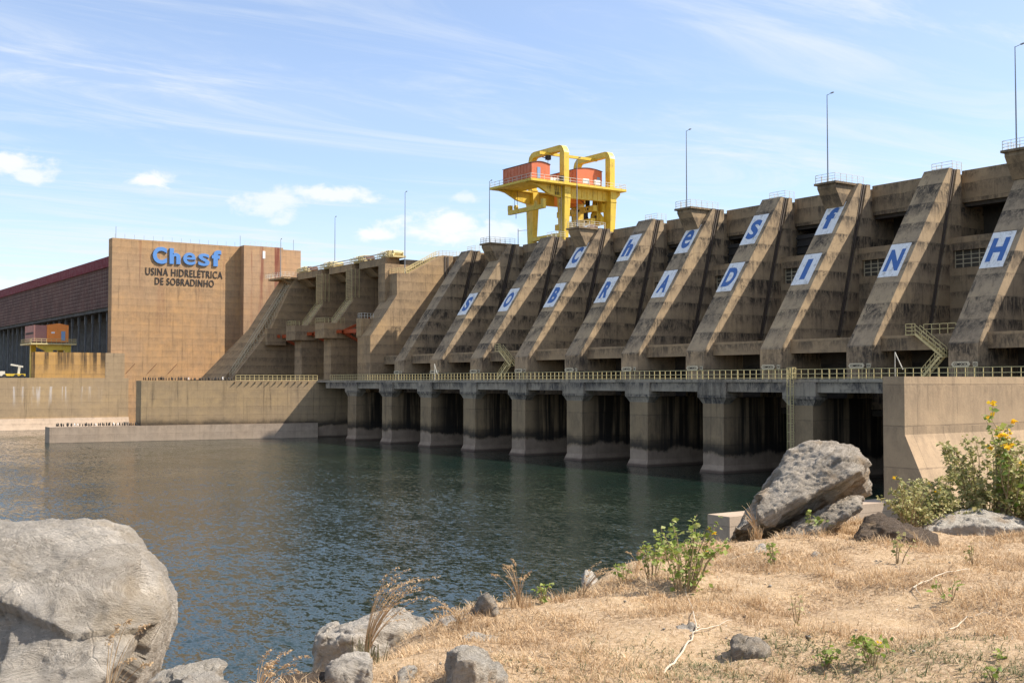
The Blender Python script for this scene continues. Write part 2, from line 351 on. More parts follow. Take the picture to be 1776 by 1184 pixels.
# bank on which the viewer stands (plan in metres right / ahead)
EDGE = [(-6.5, -1.0), (-3.9, 1.5), (-2.3, 4.2), (-1.15, 6.1), (-0.55, 7.9), (0.52, 9.36), (1.1, 10.3), (1.9, 11.4), (3.1, 12.1), (4.6, 12.9), (6.5, 14.2), (12, 16.5), (45, 24)]
def edge_dist(R, F):
    R = np.asarray(R, float); F = np.asarray(F, float); best = np.full(R.shape, 1e9); sg = np.ones(R.shape)
    for (a, b), (c, d) in zip(EDGE, EDGE[1:]):
        ux, uy = c - a, d - b; L = ux * ux + uy * uy
        t = np.clip(((R - a) * ux + (F - b) * uy) / L, 0, 1); dx = R - (a + t * ux); dy = F - (b + t * uy)
        q = np.hypot(dx, dy); cr = ux * (F - b) - uy * (R - a)
        k = q < best; best = np.where(k, q, best); sg = np.where(k, np.where(cr > 0, 1, -1), sg)
    return best * sg
def bumps(R, F):
    return (0.030 * np.sin(R * 2.3 + 1.1 * np.sin(F * 1.3)) + 0.028 * np.sin(F * 2.9 + R * 1.7 + 2) + 0.016 * np.sin(R * 6.1 - F * 4.7)
            + 0.010 * np.sin(R * 13.7 + F * 9.1) + 0.009 * np.sin(F * 17.3 - R * 7.9) + 0.05 * np.sin(R * 0.7 + F * 0.5))
def bank_z(R, F):
    d = edge_dist(R, F) + 0.25 * np.sin(np.asarray(R) * 1.9 + np.asarray(F) * 1.3)
    s = np.where(d > -0.4, (d + 0.4), 0); drop = np.where(s < 1.2, 0.30 * s * s, 0.432 + 0.72 * (s - 1.2))
    return np.maximum(9.6 + bumps(R, F) - drop, -2.0)
def bank_grid(name, Rs, Fs, mat):
    RR, FF = np.meshgrid(Rs, Fs); zz = bank_z(RR, FF); nR, nF = len(Rs), len(Fs); mb = MB()
    mb.v = [W(a, b, c) for a, b, c in zip(RR.ravel(), FF.ravel(), zz.ravel())]
    mb.f = [(j * nR + i, j * nR + i + 1, (j + 1) * nR + i + 1, (j + 1) * nR + i) for j in range(nF - 1) for i in range(nR - 1)]
    return mb.build(name, mat, smooth=True)
m, t = begin('straw_soil'); p = t.pos()
c = t.mix(t.ramp(t.noise(p, 1.6, 8, 0.75), 0.40, 0.60), (0.52, 0.36, 0.205), (0.34, 0.225, 0.13))
c = t.mix(t.ramp(t.noise(p, 30, 5, 0.8), 0.42, 0.62), c, (0.68, 0.50, 0.32))
c = t.mix(t.ramp(t.noise(p, 60, 4, 0.8), 0.55, 0.70), c, (0.13, 0.085, 0.05))
M_SOIL = material('straw_soil', c, 0.95, normal=t.bump(t.noise(p, 45, 6, 0.8), 0.9, 0.03), nt=t, m=m, spec=0.1)
Rs = np.concatenate([np.linspace(-16, -5, 14)[:-1], np.arange(-5, 9.01, 0.085), np.linspace(9, 42, 24)[1:]])
Fs = np.concatenate([np.linspace(-30, 3.5, 20)[:-1], np.arange(3.5, 16.01, 0.085), np.linspace(16, 40, 22)[1:]])
tag(bank_grid('terrain', Rs, Fs, M_SOIL), kind='structure')

# ================================================================== the dam
DZ = 38.5; SLOPE = 0.687
def slope_x(z): return 113.4 + SLOPE * (z - 15.5)
dam = thing('concrete_dam', (131, 133, 0), 'long buttressed concrete dam with sloping ribs and dark gate openings above the service bridge', 'dam')
SF = 91.4; T = 3.7                                        # far edge of the rib k = 0, rib thickness
KS = range(-4, 9)
def rib_mb(y1):
    y0 = y1 - T; mb = MB()
    g = lambda z, x: x - 0.264 * (DZ - z)
    A = [(124.1 - 2.4, 8), (g(8, 129.8), 8), (129.8, DZ), (slope_x(DZ), DZ), (113.4, 15.5), (113.4, 8)]
    mb.prism([(113.4, 8), (g(8, 129.8), 8), (129.8, DZ), (slope_x(DZ), DZ), (113.4, 15.5)], y0, y1)
    mb.prism([(g(8, 129.8), 8), (g(8, 130.9), 8), (130.9, DZ - .2), (129.8, DZ - .2)], y0 + .45, y1 - .45)
    mb.prism([(g(8, 130.9), 8), (131.6, 8), (131.6, DZ), (130.9, DZ)], y0, y1)
    mb.box(131.6, 140, y0 + .7, y1 - .7, 8, DZ - .6)
    return mb
def guide_mb(y1):
    mb = MB(); y0 = y1 - T
    for xx in (130.02, 130.45):
        for ya, yb in ((y0 + .08, y0 + .5), (y1 - .5, y1 - .08)):
            mb.prism([(xx - .264 * 21, DZ - 21), (xx + .16 - .264 * 21, DZ - 21), (xx + .16, DZ - .02), (xx, DZ - .02)], ya, yb)
    return mb
rib0 = guide0 = None
for k in KS:
    if rib0 is None:
        k0 = k; rib0 = rib_mb(SF + 14 * k).build('buttress', C_DAM, dam); guide0 = guide_mb(SF + 14 * k).build('gate_slot_guide', M_SLOT, rib0)
        crest0 = MB(); y1 = SF + 14 * k
        crest0.box(132.9, 134.8, y1 + .02 - .7, y1 + 14 - T + .7 - .02, 34.4, DZ + .06)
        crest0 = crest0.build('crest_girder', C_FLANK, dam)
        ledge0 = MB().box(133.3, 134.6, y1 - .6, y1 + 14 - T + .6, 33.9, 34.398).build('gate_lintel', C_SHADE, dam)
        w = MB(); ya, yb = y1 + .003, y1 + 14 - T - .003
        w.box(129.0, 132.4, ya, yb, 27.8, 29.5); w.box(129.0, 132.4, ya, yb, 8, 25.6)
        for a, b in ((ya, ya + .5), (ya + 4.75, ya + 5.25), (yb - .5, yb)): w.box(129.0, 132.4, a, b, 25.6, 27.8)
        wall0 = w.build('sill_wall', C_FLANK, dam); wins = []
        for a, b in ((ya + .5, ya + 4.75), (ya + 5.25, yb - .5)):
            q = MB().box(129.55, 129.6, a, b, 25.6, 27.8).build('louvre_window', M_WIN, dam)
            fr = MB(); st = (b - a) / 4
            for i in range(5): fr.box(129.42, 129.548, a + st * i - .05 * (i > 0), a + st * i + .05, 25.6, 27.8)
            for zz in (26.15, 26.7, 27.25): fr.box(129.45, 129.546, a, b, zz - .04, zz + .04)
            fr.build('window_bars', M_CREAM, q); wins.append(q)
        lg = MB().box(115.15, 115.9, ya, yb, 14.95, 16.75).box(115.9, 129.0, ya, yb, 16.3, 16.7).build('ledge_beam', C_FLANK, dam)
        back = MB().box(137.6, 138.4, y1 - 1, y1 + 14 - T + 1, 29.5, 38.3).box(132.4, 137.6, y1 - .7, y1 + 14 - T + .7, 29.0, 29.5).build('recess_wall', C_SHADE, dam)
        low = MB().box(121, 122, ya, yb, 8, 16.3).build('chamber_wall', C_SHADE, dam)
        gate0 = MB().box(132.6, 133.1, ya, yb, 29.6, 33.0)
        for zz in (30.2, 31.3, 32.4): gate0.box(132.35, 132.6, ya, yb, zz, zz + .25)
        gate0 = gate0.build('gate_leaf', M_DARK, dam)
        firsts = [rib0, crest0, ledge0, wall0, *wins, lg, back, low, gate0]
    else:
        for o in firsts:
            if k == 8 and o is not rib0: continue
            if o is gate0 and k <= 0: continue
            c = o.copy(); COL.objects.link(c); c.parent = dam; c.location = (0, 14 * (k - k0), 0)
            for ch in o.children:
                d = ch.copy(); COL.objects.link(d); d.parent = c
bpy.data.objects.remove(gate0)
# last bay beside the overflow section, crest road and parapet
y9 = SF + 14 * 8
MB().box(132.9, 134.8, y9 - .7, 214.5, 34.4, DZ + .06).build('crest_girder', C_FLANK, dam)
MB().box(129, 132.4, y9 + .003, 211.097, 8, 29.5).box(137.6, 138.4, y9, 213, 29.5, 38.3).build('sill_wall', C_FLANK, dam)
MB().box(115.15, 115.9, y9 + .003, 211.097, 14.95, 16.75).box(115.9, 129.0, y9 + .003, 211.097, 16.3, 16.7).build('ledge_beam', C_FLANK, dam)
MB().box(134.802, 158, SF - 75, 214.5, 37.2, DZ).build('crest_road', C_FLANK, dam)
MB().box(158.003, 159, SF - 75, 214.5, -3, DZ).build('upstream_face', C_FLANK, dam)
MB().box(113.4, 158, SF - 75, SF - 61, -3, 37.1).build('end_block', C_FLANK, dam)

# lamp platforms on the crest (every second rib)
def platform_thing(y, label):
    th = thing('lamp_platform', (127, y, 38), label, 'platform', 'corbelled lamp platforms on the crest')
    MB().prism([(124.9, 38.25), (124.9, 38.55), (131.5, 38.55), (131.5, 38.25)], y - 3.2, y + .55).build('platform_slab', C_FLANK, th)
    xt = slope_x(35.2)
    MB().prism([(125.2, 38.248), (slope_x(38.248) + .3, 38.248), (xt + .3, 35.2), (xt - .15, 35.2), (125.2, 37.8)], y - 2.9, y + .2).build('corbel', C_FLANK, th)
    railing(MB(), [(131, y - 3.0, 38.55), (125.05, y - 3.0, 38.55), (125.05, y + .35, 38.55), (131, y + .35, 38.55)], 1.1, 1.25, (1, .66, .33), .022, .028).build('railing', M_PALE, th)
    return th
WHERE = {-1: 'at the right edge beyond the letter H', 1: 'above the letters f and I', 3: 'above the letters e and A', 5: 'above the upper letter C', 7: 'above the far capital S'}
def pole_thing(x, y, z0, z1, label, arm=(-.25, -.9)):
    th = thing('lamp_post', (x, y, z0), label, 'lamp post', 'tall lamp posts along the dam')
    MB().tube([(x, y, z0), (x, y, z0 + (z1 - z0) * .5), (x, y, z1)], [.10, .085, .055], 8).build('pole', M_GREY, th)
    a = Vector((x, y, z1 - .05)); b = a + Vector((arm[0], arm[1], .05))
    MB().tube([a, b], .035, 6).build('bracket', M_GREY, th)
    MB().beam(b, b + Vector((arm[0] * .6, arm[1] * .6, .02)), .22, .12).build('lamp_head', M_GREY, th)
for k in (-1, 1, 3, 5, 7):
    y = SF + 14 * k
    platform_thing(y, 'concrete corbel platform with pale railing ' + WHERE[k])
    pole_thing(126.6, y - .5, 38.55, 51, 'tall grey lamp post on the corbel platform ' + WHERE[k])
for k, wh in ((0, 'above the white panel N'), (2, 'above the upper letter s'), (4, 'above the letters h and R'), (6, 'above the letter O'), (8, 'on the last rib before the overflow gates')):
    y = SF + 14 * k
    o = railing(MB(), [(132.6, y - 3.2, DZ), (130.6, y - 3.2, DZ), (130.6, y - .2, DZ), (132.6, y - .2, DZ)], 1.1, 1.2, (1, .66, .33), .022, .028).build('guard_rail', M_PALE, org=(131, y, DZ))
    tag(o, 'short pale guard rail on the dam crest ' + wh, 'railing', 'short guard rails on the crest')
th = thing('street_lamp', (131.5, 186, DZ), 'short grey lamp with a side arm left of the yellow crane foot', 'lamp')
MB().tube([(131.5, 186, DZ), (131.5, 186, 41.6)], .07, 8).build('pole', M_GREY, th)
MB().tube([(131.5, 186, 41.2), (132.7, 185.2, 41.35), (133.2, 184.9, 41.3)], .05, 6).build('lamp_head', M_PALE, th)

# white letter panels on the ribs
def letter_panel(ch, k, z0, z1, label, mw=.62):
    y1 = SF + 14 * k; n = Vector((-1, 0, SLOPE)).normalized(); u = Vector((SLOPE, 0, 1)).normalized()
    L = (z1 - z0) / u.z; o = Vector((slope_x(z0), y1 - .06, z0)) + n * .006; w = 2.95
    th = thing('letter_panel', tuple(o), label, 'sign', 'white letter panels on the dam ribs')
    a = o; b = o + Vector((0, -w, 0)); MB().quadbox([a, b, b + u * L, a + u * L] + [q + n * .05 for q in (a, b, b + u * L, a + u * L)]).build('panel', M_WHITE, th)
    cw = w * mw; p = o + n * .052 + Vector((0, -(w - cw) / 2, 0)) + u * L * .17
    lettering(ch, p, (0, -cw, 0), u * L * .66, n * .012, bold=.022 if ch in 'es' else .05).build('letter', M_BLUE, th)
for i, (ch, k) in enumerate(zip('SOBRADINHO', range(7, -3, -1))):
    letter_panel(ch, k, 24.2, 28.5, 'white panel with blue capital ' + ch + ' in the lower row of letters' if i not in (1, 9) else 'white panel with blue capital O ' + ('between the panels S and B' if i == 1 else 'last of the lower row'), .30 if ch == 'I' else .72 if ch in 'NHOD' else .64)
for ch, k in zip('Chesf', (5, 4, 3, 2, 1)):
    letter_panel(ch, k, 31.3, 35.9, 'white panel with blue letter ' + ch + ' in the upper row of letters', .55 if ch == 'f' else .66)

# service bridge over the outlet bays
bridge = thing('service_bridge', (105, 140, 0), 'low concrete service bridge on square piers standing in the dark water', 'bridge')
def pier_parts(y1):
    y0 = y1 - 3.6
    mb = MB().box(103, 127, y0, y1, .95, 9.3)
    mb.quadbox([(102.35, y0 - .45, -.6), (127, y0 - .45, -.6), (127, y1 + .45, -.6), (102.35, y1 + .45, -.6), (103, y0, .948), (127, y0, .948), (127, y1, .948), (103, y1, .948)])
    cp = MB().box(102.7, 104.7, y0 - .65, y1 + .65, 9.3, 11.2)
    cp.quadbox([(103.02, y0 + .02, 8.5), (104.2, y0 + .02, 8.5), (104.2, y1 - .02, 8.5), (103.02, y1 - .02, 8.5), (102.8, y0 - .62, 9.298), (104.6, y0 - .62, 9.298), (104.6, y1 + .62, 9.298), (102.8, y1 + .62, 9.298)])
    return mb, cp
def girder_mb(y1): return MB().box(103.0, 103.5, y1 + .66, y1 + 14 - 3.6 - .66, 10.05, 11.2)
first = None
for k in range(-2, 9):
    y1 = SF + 14 * k
    if first is None:
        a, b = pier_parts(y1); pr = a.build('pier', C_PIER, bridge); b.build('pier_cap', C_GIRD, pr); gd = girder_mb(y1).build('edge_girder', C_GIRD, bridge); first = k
    else:
        for o in (pr, gd):
            c = o.copy(); COL.objects.link(c); c.parent = bridge; c.location = (0, 14 * (k - first), 0)
            for ch in o.children: d = ch.copy(); COL.objects.link(d); d.parent = c
MB().box(103, 103.5, 50.3, SF - 28 - 4.3, 10.05, 11.2).build('edge_girder', C_GIRD, bridge)
MB().box(102.85, 113.39, 49.2, 217.2, 11.203, 11.6).build('deck_slab', C_GIRD, bridge)
MB().box(125.5, 127, 49.5, 217, -1, 11.0).build('back_wall', C_SHADE, bridge)
MB().box(113.5, 127, 49.5, 217, 7.2, 7.9).build('bay_ceiling', C_SHADE, bridge)

def rail_section(y0, y1, x, z, label, lat=None):
    o = railing(MB(), [(x, y0, z), (x, y1, z)], 1.12, 1.02, (1, .52, .12), .036, .034).build('bridge_railing', M_RAIL, org=(x, (y0 + y1) / 2, z))
    return tag(o, label, 'railing', 'yellow railing along the service bridge')
MARK = {-3: 'at the near end by the right quay wall', -2: 'right of the capital H panel', -1: 'below the panels N and H', 0: 'below the panels I and N', 1: 'below the panels D and I', 2: 'below the panels A and D',
        3: 'below the panels R and A', 4: 'below the panels B and R', 5: 'below the panels O and B', 6: 'below the panels S and O', 7: 'just left of the panel S', 8: 'at the far end before the orange gates'}
for k in range(-3, 9):
    y0 = SF - 5.8 + 14 * k; rail_section(max(y0, 48), y0 + 13.9, 103.15, 11.6, 'yellow pipe railing section ' + MARK[k])
# gate signs at the foot of each rib
first = None
for k in range(-1, 9):
    y1 = SF + 14 * k; num = '%02d' % (k + 3)
    th = thing('gate_sign', (112.8, y1 - 1.9, 11.6), 'cream arrow shaped sign COMPORTA ' + num + ' behind the yellow railing', 'sign', 'gate number signs')
    yc = y1 - 1.9
    MB().prism([(yc + 1.18, 13.2), (yc + .95, 13.5), (yc - .95, 13.5), (yc - 1.18, 13.2), (yc - .95, 12.9), (yc + .95, 12.9)], 112.8, 112.85, 'x').build('arrow_board', M_CREAM, th)
    lettering('COMPORTA', (112.79, yc + .86, 13.05), (0, -1.72, 0), (0, 0, .3), (-.01, 0, 0), .02).build('lettering', M_BLACK, th)
    MB().box(112.8, 112.85, yc - 2.05, yc - 1.5, 12.95, 13.45).build('number_board', M_CREAM, th)
    lettering(num, (112.79, yc - 1.57, 13.04), (0, -.41, 0), (0, 0, .32), (-.01, 0, 0), .02).build('number', M_BLACK, th)
    mb = MB()
    for dy in (.8, -.8, -1.78): mb.box(112.86, 112.92, yc + dy - .03, yc + dy + .03, 11.6, 13.4)
    mb.build('post', M_RAIL, th)
# yellow stairs
def flight(mb, a, b, w=.9, n=11):
    a = Vector(a); b = Vector(b); s = Vector((w / 2, 0, 0))
    for sg in (-1, 1):
        mb.beam(a + s * sg, b + s * sg, .08, .26)
        for h in (.55, 1.05): mb.beam(a + s * sg + Vector((0, 0, h)), b + s * sg + Vector((0, 0, h)), .06)
        for i in range(5): p = a.lerp(b, i / 4) + s * sg; mb.beam(p, p + Vector((0, 0, 1.05)), .06)
    for i in range(1, n): p = a.lerp(b, i / n); mb.box(p.x - w / 2, p.x + w / 2, p.y - .13, p.y + .13, p.z - .02, p.z + .02)
    return mb
th = thing('access_stair', (114.4, 80.5, 11.6), 'yellow zigzag steel stair between the panels N and H, rising to the ledge', 'stairs', 'yellow access stairs')
flight(MB(), (114.3, 82.0, 16.75), (114.3, 78.5, 14.1)).build('stair_flight', M_RAIL, th)
flight(MB(), (113.5, 80.7, 11.65), (113.5, 78.3, 14.05), n=9).build('stair_flight', M_RAIL, th)
MB().box(113.0, 114.8, 77.8, 78.6, 14.0, 14.08).build('landing', M_RAIL, th)
railing(MB().box(113.8, 115.1, 81.9, 83.3, 16.65, 16.74), [(115.0, 83.25, 16.75), (113.85, 83.25, 16.75), (113.85, 82.0, 16.75)], 1.2, 1.2, (1, .66, .33), .035, .035).build('landing', M_RAIL, th)
railing(MB(), [(115.2, 81.8, 16.75), (115.2, 77.6, 16.75)], 1.15, .95, (1, .5), .035).build('ledge_railing', M_RAIL, th)
th = thing('access_stair', (114.4, 165, 11.6), 'distant yellow zigzag steel stair between the panels O and B', 'stairs', 'yellow access stairs')
flight(MB(), (114.3, 166.9, 16.75), (114.3, 163.4, 14.1)).build('stair_flight', M_RAIL, th)
flight(MB(), (113.4, 166.2, 11.65), (113.4, 163.3, 14.05), n=9).build('stair_flight', M_RAIL, th)
MB().box(113, 114.8, 162.6, 163.4, 14.0, 14.08).build('landing', M_RAIL, th)
railing(MB().box(113.8, 115.1, 166.7, 168.2, 16.65, 16.74), [(115.0, 168, 16.75), (113.85, 168, 16.75), (113.85, 166.8, 16.75)], 1.2, 1.2, (1, .66, .33), .035, .035).build('landing', M_RAIL, th)
def davit(y, label):
    th = thing('davit_post', (106.5, y, 11.6), label, 'post', 'white davit posts on the bridge')
    MB().tube([(106.5, y, 11.6), (106.5, y, 14.5)], .05, 6).build('post', M_PALE, th)
    MB().tube([(106.5, y, 14.5), (106.5, y - .25, 14.0), (106.5, y - 1.0, 12.6)], .05, 6).build('stay', M_PALE, th)
davit(79.3, 'thin white davit post with a slack stay, left of the yellow stair by panel H')
davit(176.5, 'thin white davit post with a slack stay, below the panel O')
th = thing('cage_ladder', (102.5, 90.4, 0), 'tall yellow caged ladder down the bridge pier behind the tilted boulder', 'ladder')
mb = MB()
for yy in (90.15, 90.65): mb.beam((102.45, yy, 1.5), (102.45, yy, 12.9), .05)
for i in range(36): mb.beam((102.45, 90.15, 1.7 + i * .3), (102.45, 90.65, 1.7 + i * .3), .035)
mb.build('ladder', M_RAIL, th); mb = MB()
for i in range(9):
    z = 3.4 + i * 1.05; pts = [(102.45 - .7 * math.sin(a), 90.4 + .42 * math.cos(a), z) for a in np.linspace(0, math.pi, 7)]; mb.tube(pts, .022, 4)
for a in (.8, 1.57, 2.34): mb.beam((102.45 - .7 * math.sin(a), 90.4 + .42 * math.cos(a), 3.4), (102.45 - .7 * math.sin(a), 90.4 + .42 * math.cos(a), 11.9), .035)
railing(mb, [(102.7, 90.0, 11.6), (102.1, 90.0, 11.6), (102.1, 90.8, 11.6), (102.7, 90.8, 11.6)], 1.3, .6, (1, .5), .03)
mb.build('cage', M_RAIL, th)

# ------------------------------------------------------------------ quay walls
qa = thing('quay_wall', (69, 226, 0), 'far tan quay wall with dark streaks, a low ledge at the water and birds on top', 'wall')
def qy(x): return 216.6 + .14 * (105 - x)
def qprism(x0, x1, off, th, z0, z1): # skewed wall, front face offset off towards the viewer
    return MB().quadbox([(x0, qy(x0) - off, z0), (x1, qy(x1) - off, z0), (x1, qy(x1) + th, z0), (x0, qy(x0) + th, z0)] + [(x0, qy(x0) - off, z1), (x1, qy(x1) - off, z1), (x1, qy(x1) + th, z1), (x0, qy(x0) + th, z1)])
qprism(68.4, 113.3, 0, 3.2, -1, 11.55).build('tall_wall', C_WALL, qa)
qprism(52.2, 102.9, .4, 3.0, -1, 2.95).build('low_ledge', C_PINK, qa)
o = railing(MB(), [(86.5, qy(86.5) + .5, 11.55), (103.1, qy(103.1) + .5, 11.55)], 1.1, .95, (1, .52, .1), .036, .034).build('quay_railing', M_RAIL, org=(95, 219, 11.55))
tag(o, 'yellow railing on top of the far tan quay wall', 'railing')
mb = MB()
for i in range(12):
    x = 86 + i * 1.35; y = qy(x); mb.prism([(y - .45, 11.35), (y - .002, 11.35), (y - .002, 10.9)], x, x + .09, 'x')
mb.build('rail_bracket', C_WALL, qa)
nq = thing('quay_wall', (75, 48.5, 0), 'near tan quay wall at right with a shaded end and a sloping lower face', 'wall')
MB().box(65, 140, 47.7, 49.4, 7.75, 11.6).build('upper_wall', C_NEAR, nq)
MB().quadbox([(65, 43.6, -1), (140, 43.6, -1), (140, 49.4, -1), (65, 49.4, -1), (65, 47.7, 7.749), (140, 47.7, 7.749), (140, 49.4, 7.749), (65, 49.4, 7.749)]).build('battered_base', C_NEAR, nq)
MB().box(48.9, 64.998, 47.9, 49.7, -1, 3.4).build('low_ledge', C_PINK, nq)
lw = thing('retaining_wall', (60, 291, 0), 'tan retaining wall with white drips left of the quay, above the water', 'wall')
ry = lambda x: 289.0
MB().quadbox([(20, ry(20), 2.7), (86, ry(86), 2.7), (86, ry(86) + 3, 2.7), (20, ry(20) + 3, 2.7), (20, ry(20), 12.3), (86, ry(86), 12.3), (86, ry(86) + 3, 12.3), (20, ry(20) + 3, 12.3)]).build('upper_wall', C_RET, lw)
MB().quadbox([(20, ry(20) - 2.2, -1), (86, ry(86) - 2.2, -1), (86, ry(86) + 3, -1), (20, ry(20) + 3, -1), (20, ry(20) - .3, 2.69), (86, ry(86) - .3, 2.69), (86, ry(86) + 3, 2.69), (20, ry(20) + 3, 2.69)]).build('water_step', C_PINK, lw)
MB().box(20, 86, 292.3, 480, 10, 12.2).build('yard_slab', C_WALL, lw)
tw = thing('terrace_wall', (75, 288, 12.3), 'orange stained terrace wall with black drips below the small orange crane', 'wall')
MB().box(64.0, 80.3, 289.06, 293, 12.31, 18.45).build('stained_wall', C_TERR, tw)
MB().box(80.305, 85.0, 289.03, 293, 12.31, 18.45).build('grey_block', C_WALL, tw)
MB().box(101.0, 113, 222, 300, -1, 11.9).build('quay_fill', C_WALL, qa)
# ------------------------------------------------------------------ power house
ph = thing('power_house', (100, 330, 12), 'long power house with tall tan end wall, maroon roof edge and dark louvred side', 'building')
MB().box(81.9, 115.2, 290, 293, -1, 47.0).build('end_wall', C_SIGN, ph)
MB().box(115.2, 126.2, 287.6, 306, 6, 47.2).build('stair_tower', C_TOWER, ph)
MB().box(126.205, 131.5, 288, 306, 6, 46.8).build('tower_annex', C_TOWER, ph)
MB().box(120.4, 121.1, 287.54, 287.598, 44.0, 46.0).build('slit_window', M_WHITE, ph)
MB().box(82.5, 115, 293.003, 470, 40.3, 42.9).build('roof', M_ROOF, ph)
MB().box(82.9, 83.3, 293.003, 470, 30.3, 40.295).build('louvre_screen', M_LOUV, ph)
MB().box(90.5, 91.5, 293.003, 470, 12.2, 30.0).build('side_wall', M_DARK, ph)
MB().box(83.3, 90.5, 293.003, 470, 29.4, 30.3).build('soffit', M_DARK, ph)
for i in range(24):
    y = 296.5 + i * 7.0
    MB().box(84.6, 84.95, y - .17, y + .17, 12.2, 28.2).box(84.5, 85.1, y - .32, y + .32, 27.0, 29.39).build('column', M_COL, ph)
mb = MB()
for i in range(34):
    y = 294 + i * 5; mb.beam((84.3, y, 29.3), (84.3, y + 2.5, 30.2), .12); mb.beam((84.3, y + 2.5, 30.2), (84.3, y + 5, 29.3), .12)
mb.build('soffit_truss', M_COL, ph)
for i in range(14): x = 83 + i * 2.4; MB().tube([(x, 291.5, 47), (x, 291.5, 48.3)], .03, 4).build('lightning_rod', M_GREY, ph)
railing(MB(), [(115.6, 288, 47.2), (126, 288, 47.2)], 1.1, 1.5, (1, .5), .02, .025).build('roof_railing', M_PALE, ph)
for x in (83, 115.4, 130.6): MB().tube([(x, 290.8, 46.8), (x, 290.8, 50.0)], .06, 5).build('antenna', M_GREY, ph)
lt = thing('wall_lettering', (101, 289.9, 43), 'big sky blue raised letters high on the tan end wall', 'lettering')
for ch, x0, x1, z0, z1 in (('C', 91.9, 95.5, 41.2, 45.5), ('h', 96.2, 99.0, 41.35, 45.35), ('e', 99.7, 103.0, 41.35, 44.5), ('s', 103.7, 106.7, 41.3, 44.5), ('f', 107.3, 109.8, 41.4, 45.6)):
    lettering(ch, (x0, 289.99, z0), (x1 - x0, 0, 0), (0, 0, z1 - z0), (0, -.32, 0), .014 if ch in 'es' else .045).build('letter', M_SKYB, lt)
lt = thing('wall_lettering', (101, 289.9, 37), 'two lines of black raised capitals below the sky blue letters on the end wall', 'lettering')
lettering('USINA HIDREL\u00c9TRICA', (90.2, 289.99, 38.25), (20.1, 0, 0), (0, 0, 2.35), (0, -.1, 0), .006, 1.1).build('upper_line', M_BLACK, lt)
lettering('DE SOBRADINHO', (92.6, 289.99, 35.95), (15.4, 0, 0), (0, 0, 1.78), (0, -.1, 0), .006, 1.1).build('lower_line', M_BLACK, lt)
for i, (x, wh) in enumerate(((86.6, 'left one of three'), (92.0, 'middle one of three'), (97.2, 'right one of three'))):
    o = MB().tube([(x - 1.1, 289.85, 13.4), (x + 1.2, 289.85, 15.9)], .06, 5).build('drain_pipe', M_RUST, org=(x, 289.85, 13.4))
    tag(o, 'thin slanted rusty rod at the foot of the end wall, ' + wh, 'pipe', 'slanted rods on the end wall')
# small orange crane on the draft-tube deck
oc = thing('portal_crane', (70.5, 300, 12.3), 'small portal crane with orange cabin on a yellow frame behind the stained terrace wall', 'crane')
MB().box(68.9, 74.0, 299, 303.5, 21.2, 25.4).prism([(68.8, 25.4), (74.1, 25.4), (71.6, 25.85)], 298.95, 303.6).build('cabin', M_ORA, oc)
cb = MB().box(65.9, 68.897, 299.2, 309, 21.2, 25.3).build('rear_housing', paint('faded_red_paint', (0.36, .17, .14), .7, .3), oc)
MB().box(72.25, 73.2, 298.9, 298.995, 21.6, 23.9).build('door', M_DOOR, oc)
mb = MB()
for i in range(6): mb.box(65.82, 65.895, 299.8 + i * 1.45, 300.7 + i * 1.45, 23.1, 23.6)
mb.build('side_windows', M_DARK, oc)
MB().box(69.9, 70.7, 298.9, 298.995, 23.3, 23.7).build('name_plate', M_WHITE, oc)
railing(MB().box(64.9, 75.6, 297.6, 309.6, 20.5, 20.85), [(65.0, 309, 20.85), (65.0, 297.7, 20.85), (75.5, 297.7, 20.85), (75.5, 305, 20.85)], 1.05, 1.2, (1, .5), .04, .04).build('platform', M_RAIL, oc)
MB().prism([(66.5, 20.49), (66.5, 19.9), (68.5, 19.0), (69, 12.3), (70.2, 12.3), (70.2, 19.2), (73, 19.2), (73, 12.3), (74.2, 12.3), (74.5, 20.49)], 298.3, 299.6).build('portal_frame', M_YEL, oc)
MB().box(66.5, 67.7, 305, 306.2, 12.3, 20.49).build('leg', M_YEL, oc); MB().box(73, 74.2, 305, 306.2, 12.3, 20.49).build('leg', M_YEL, oc)
tr = thing('crane_truck', (60.5, 297, 12.3), 'small white and yellow truck with a folded white boom on the yard at left', 'truck')
MB().box(58.8, 63.4, 296, 298.2, 12.75, 13.3).build('chassis', M_YEL, tr)
MB().box(57.6, 58.75, 295.9, 298.3, 12.75, 13.9).build('cab', M_PALE, tr)
MB().beam((63.0, 297, 15.0), (60.2, 297, 15.5), .4).beam((62, 297, 13.3), (62.2, 297, 15.1), .5).build('boom', M_PALE, tr)
for x in (58.6, 61.2, 62.6): MB().tube([(x, 295.8, 12.75), (x, 296.2, 12.75)], .45, 10).build('wheel', M_DARK, tr)

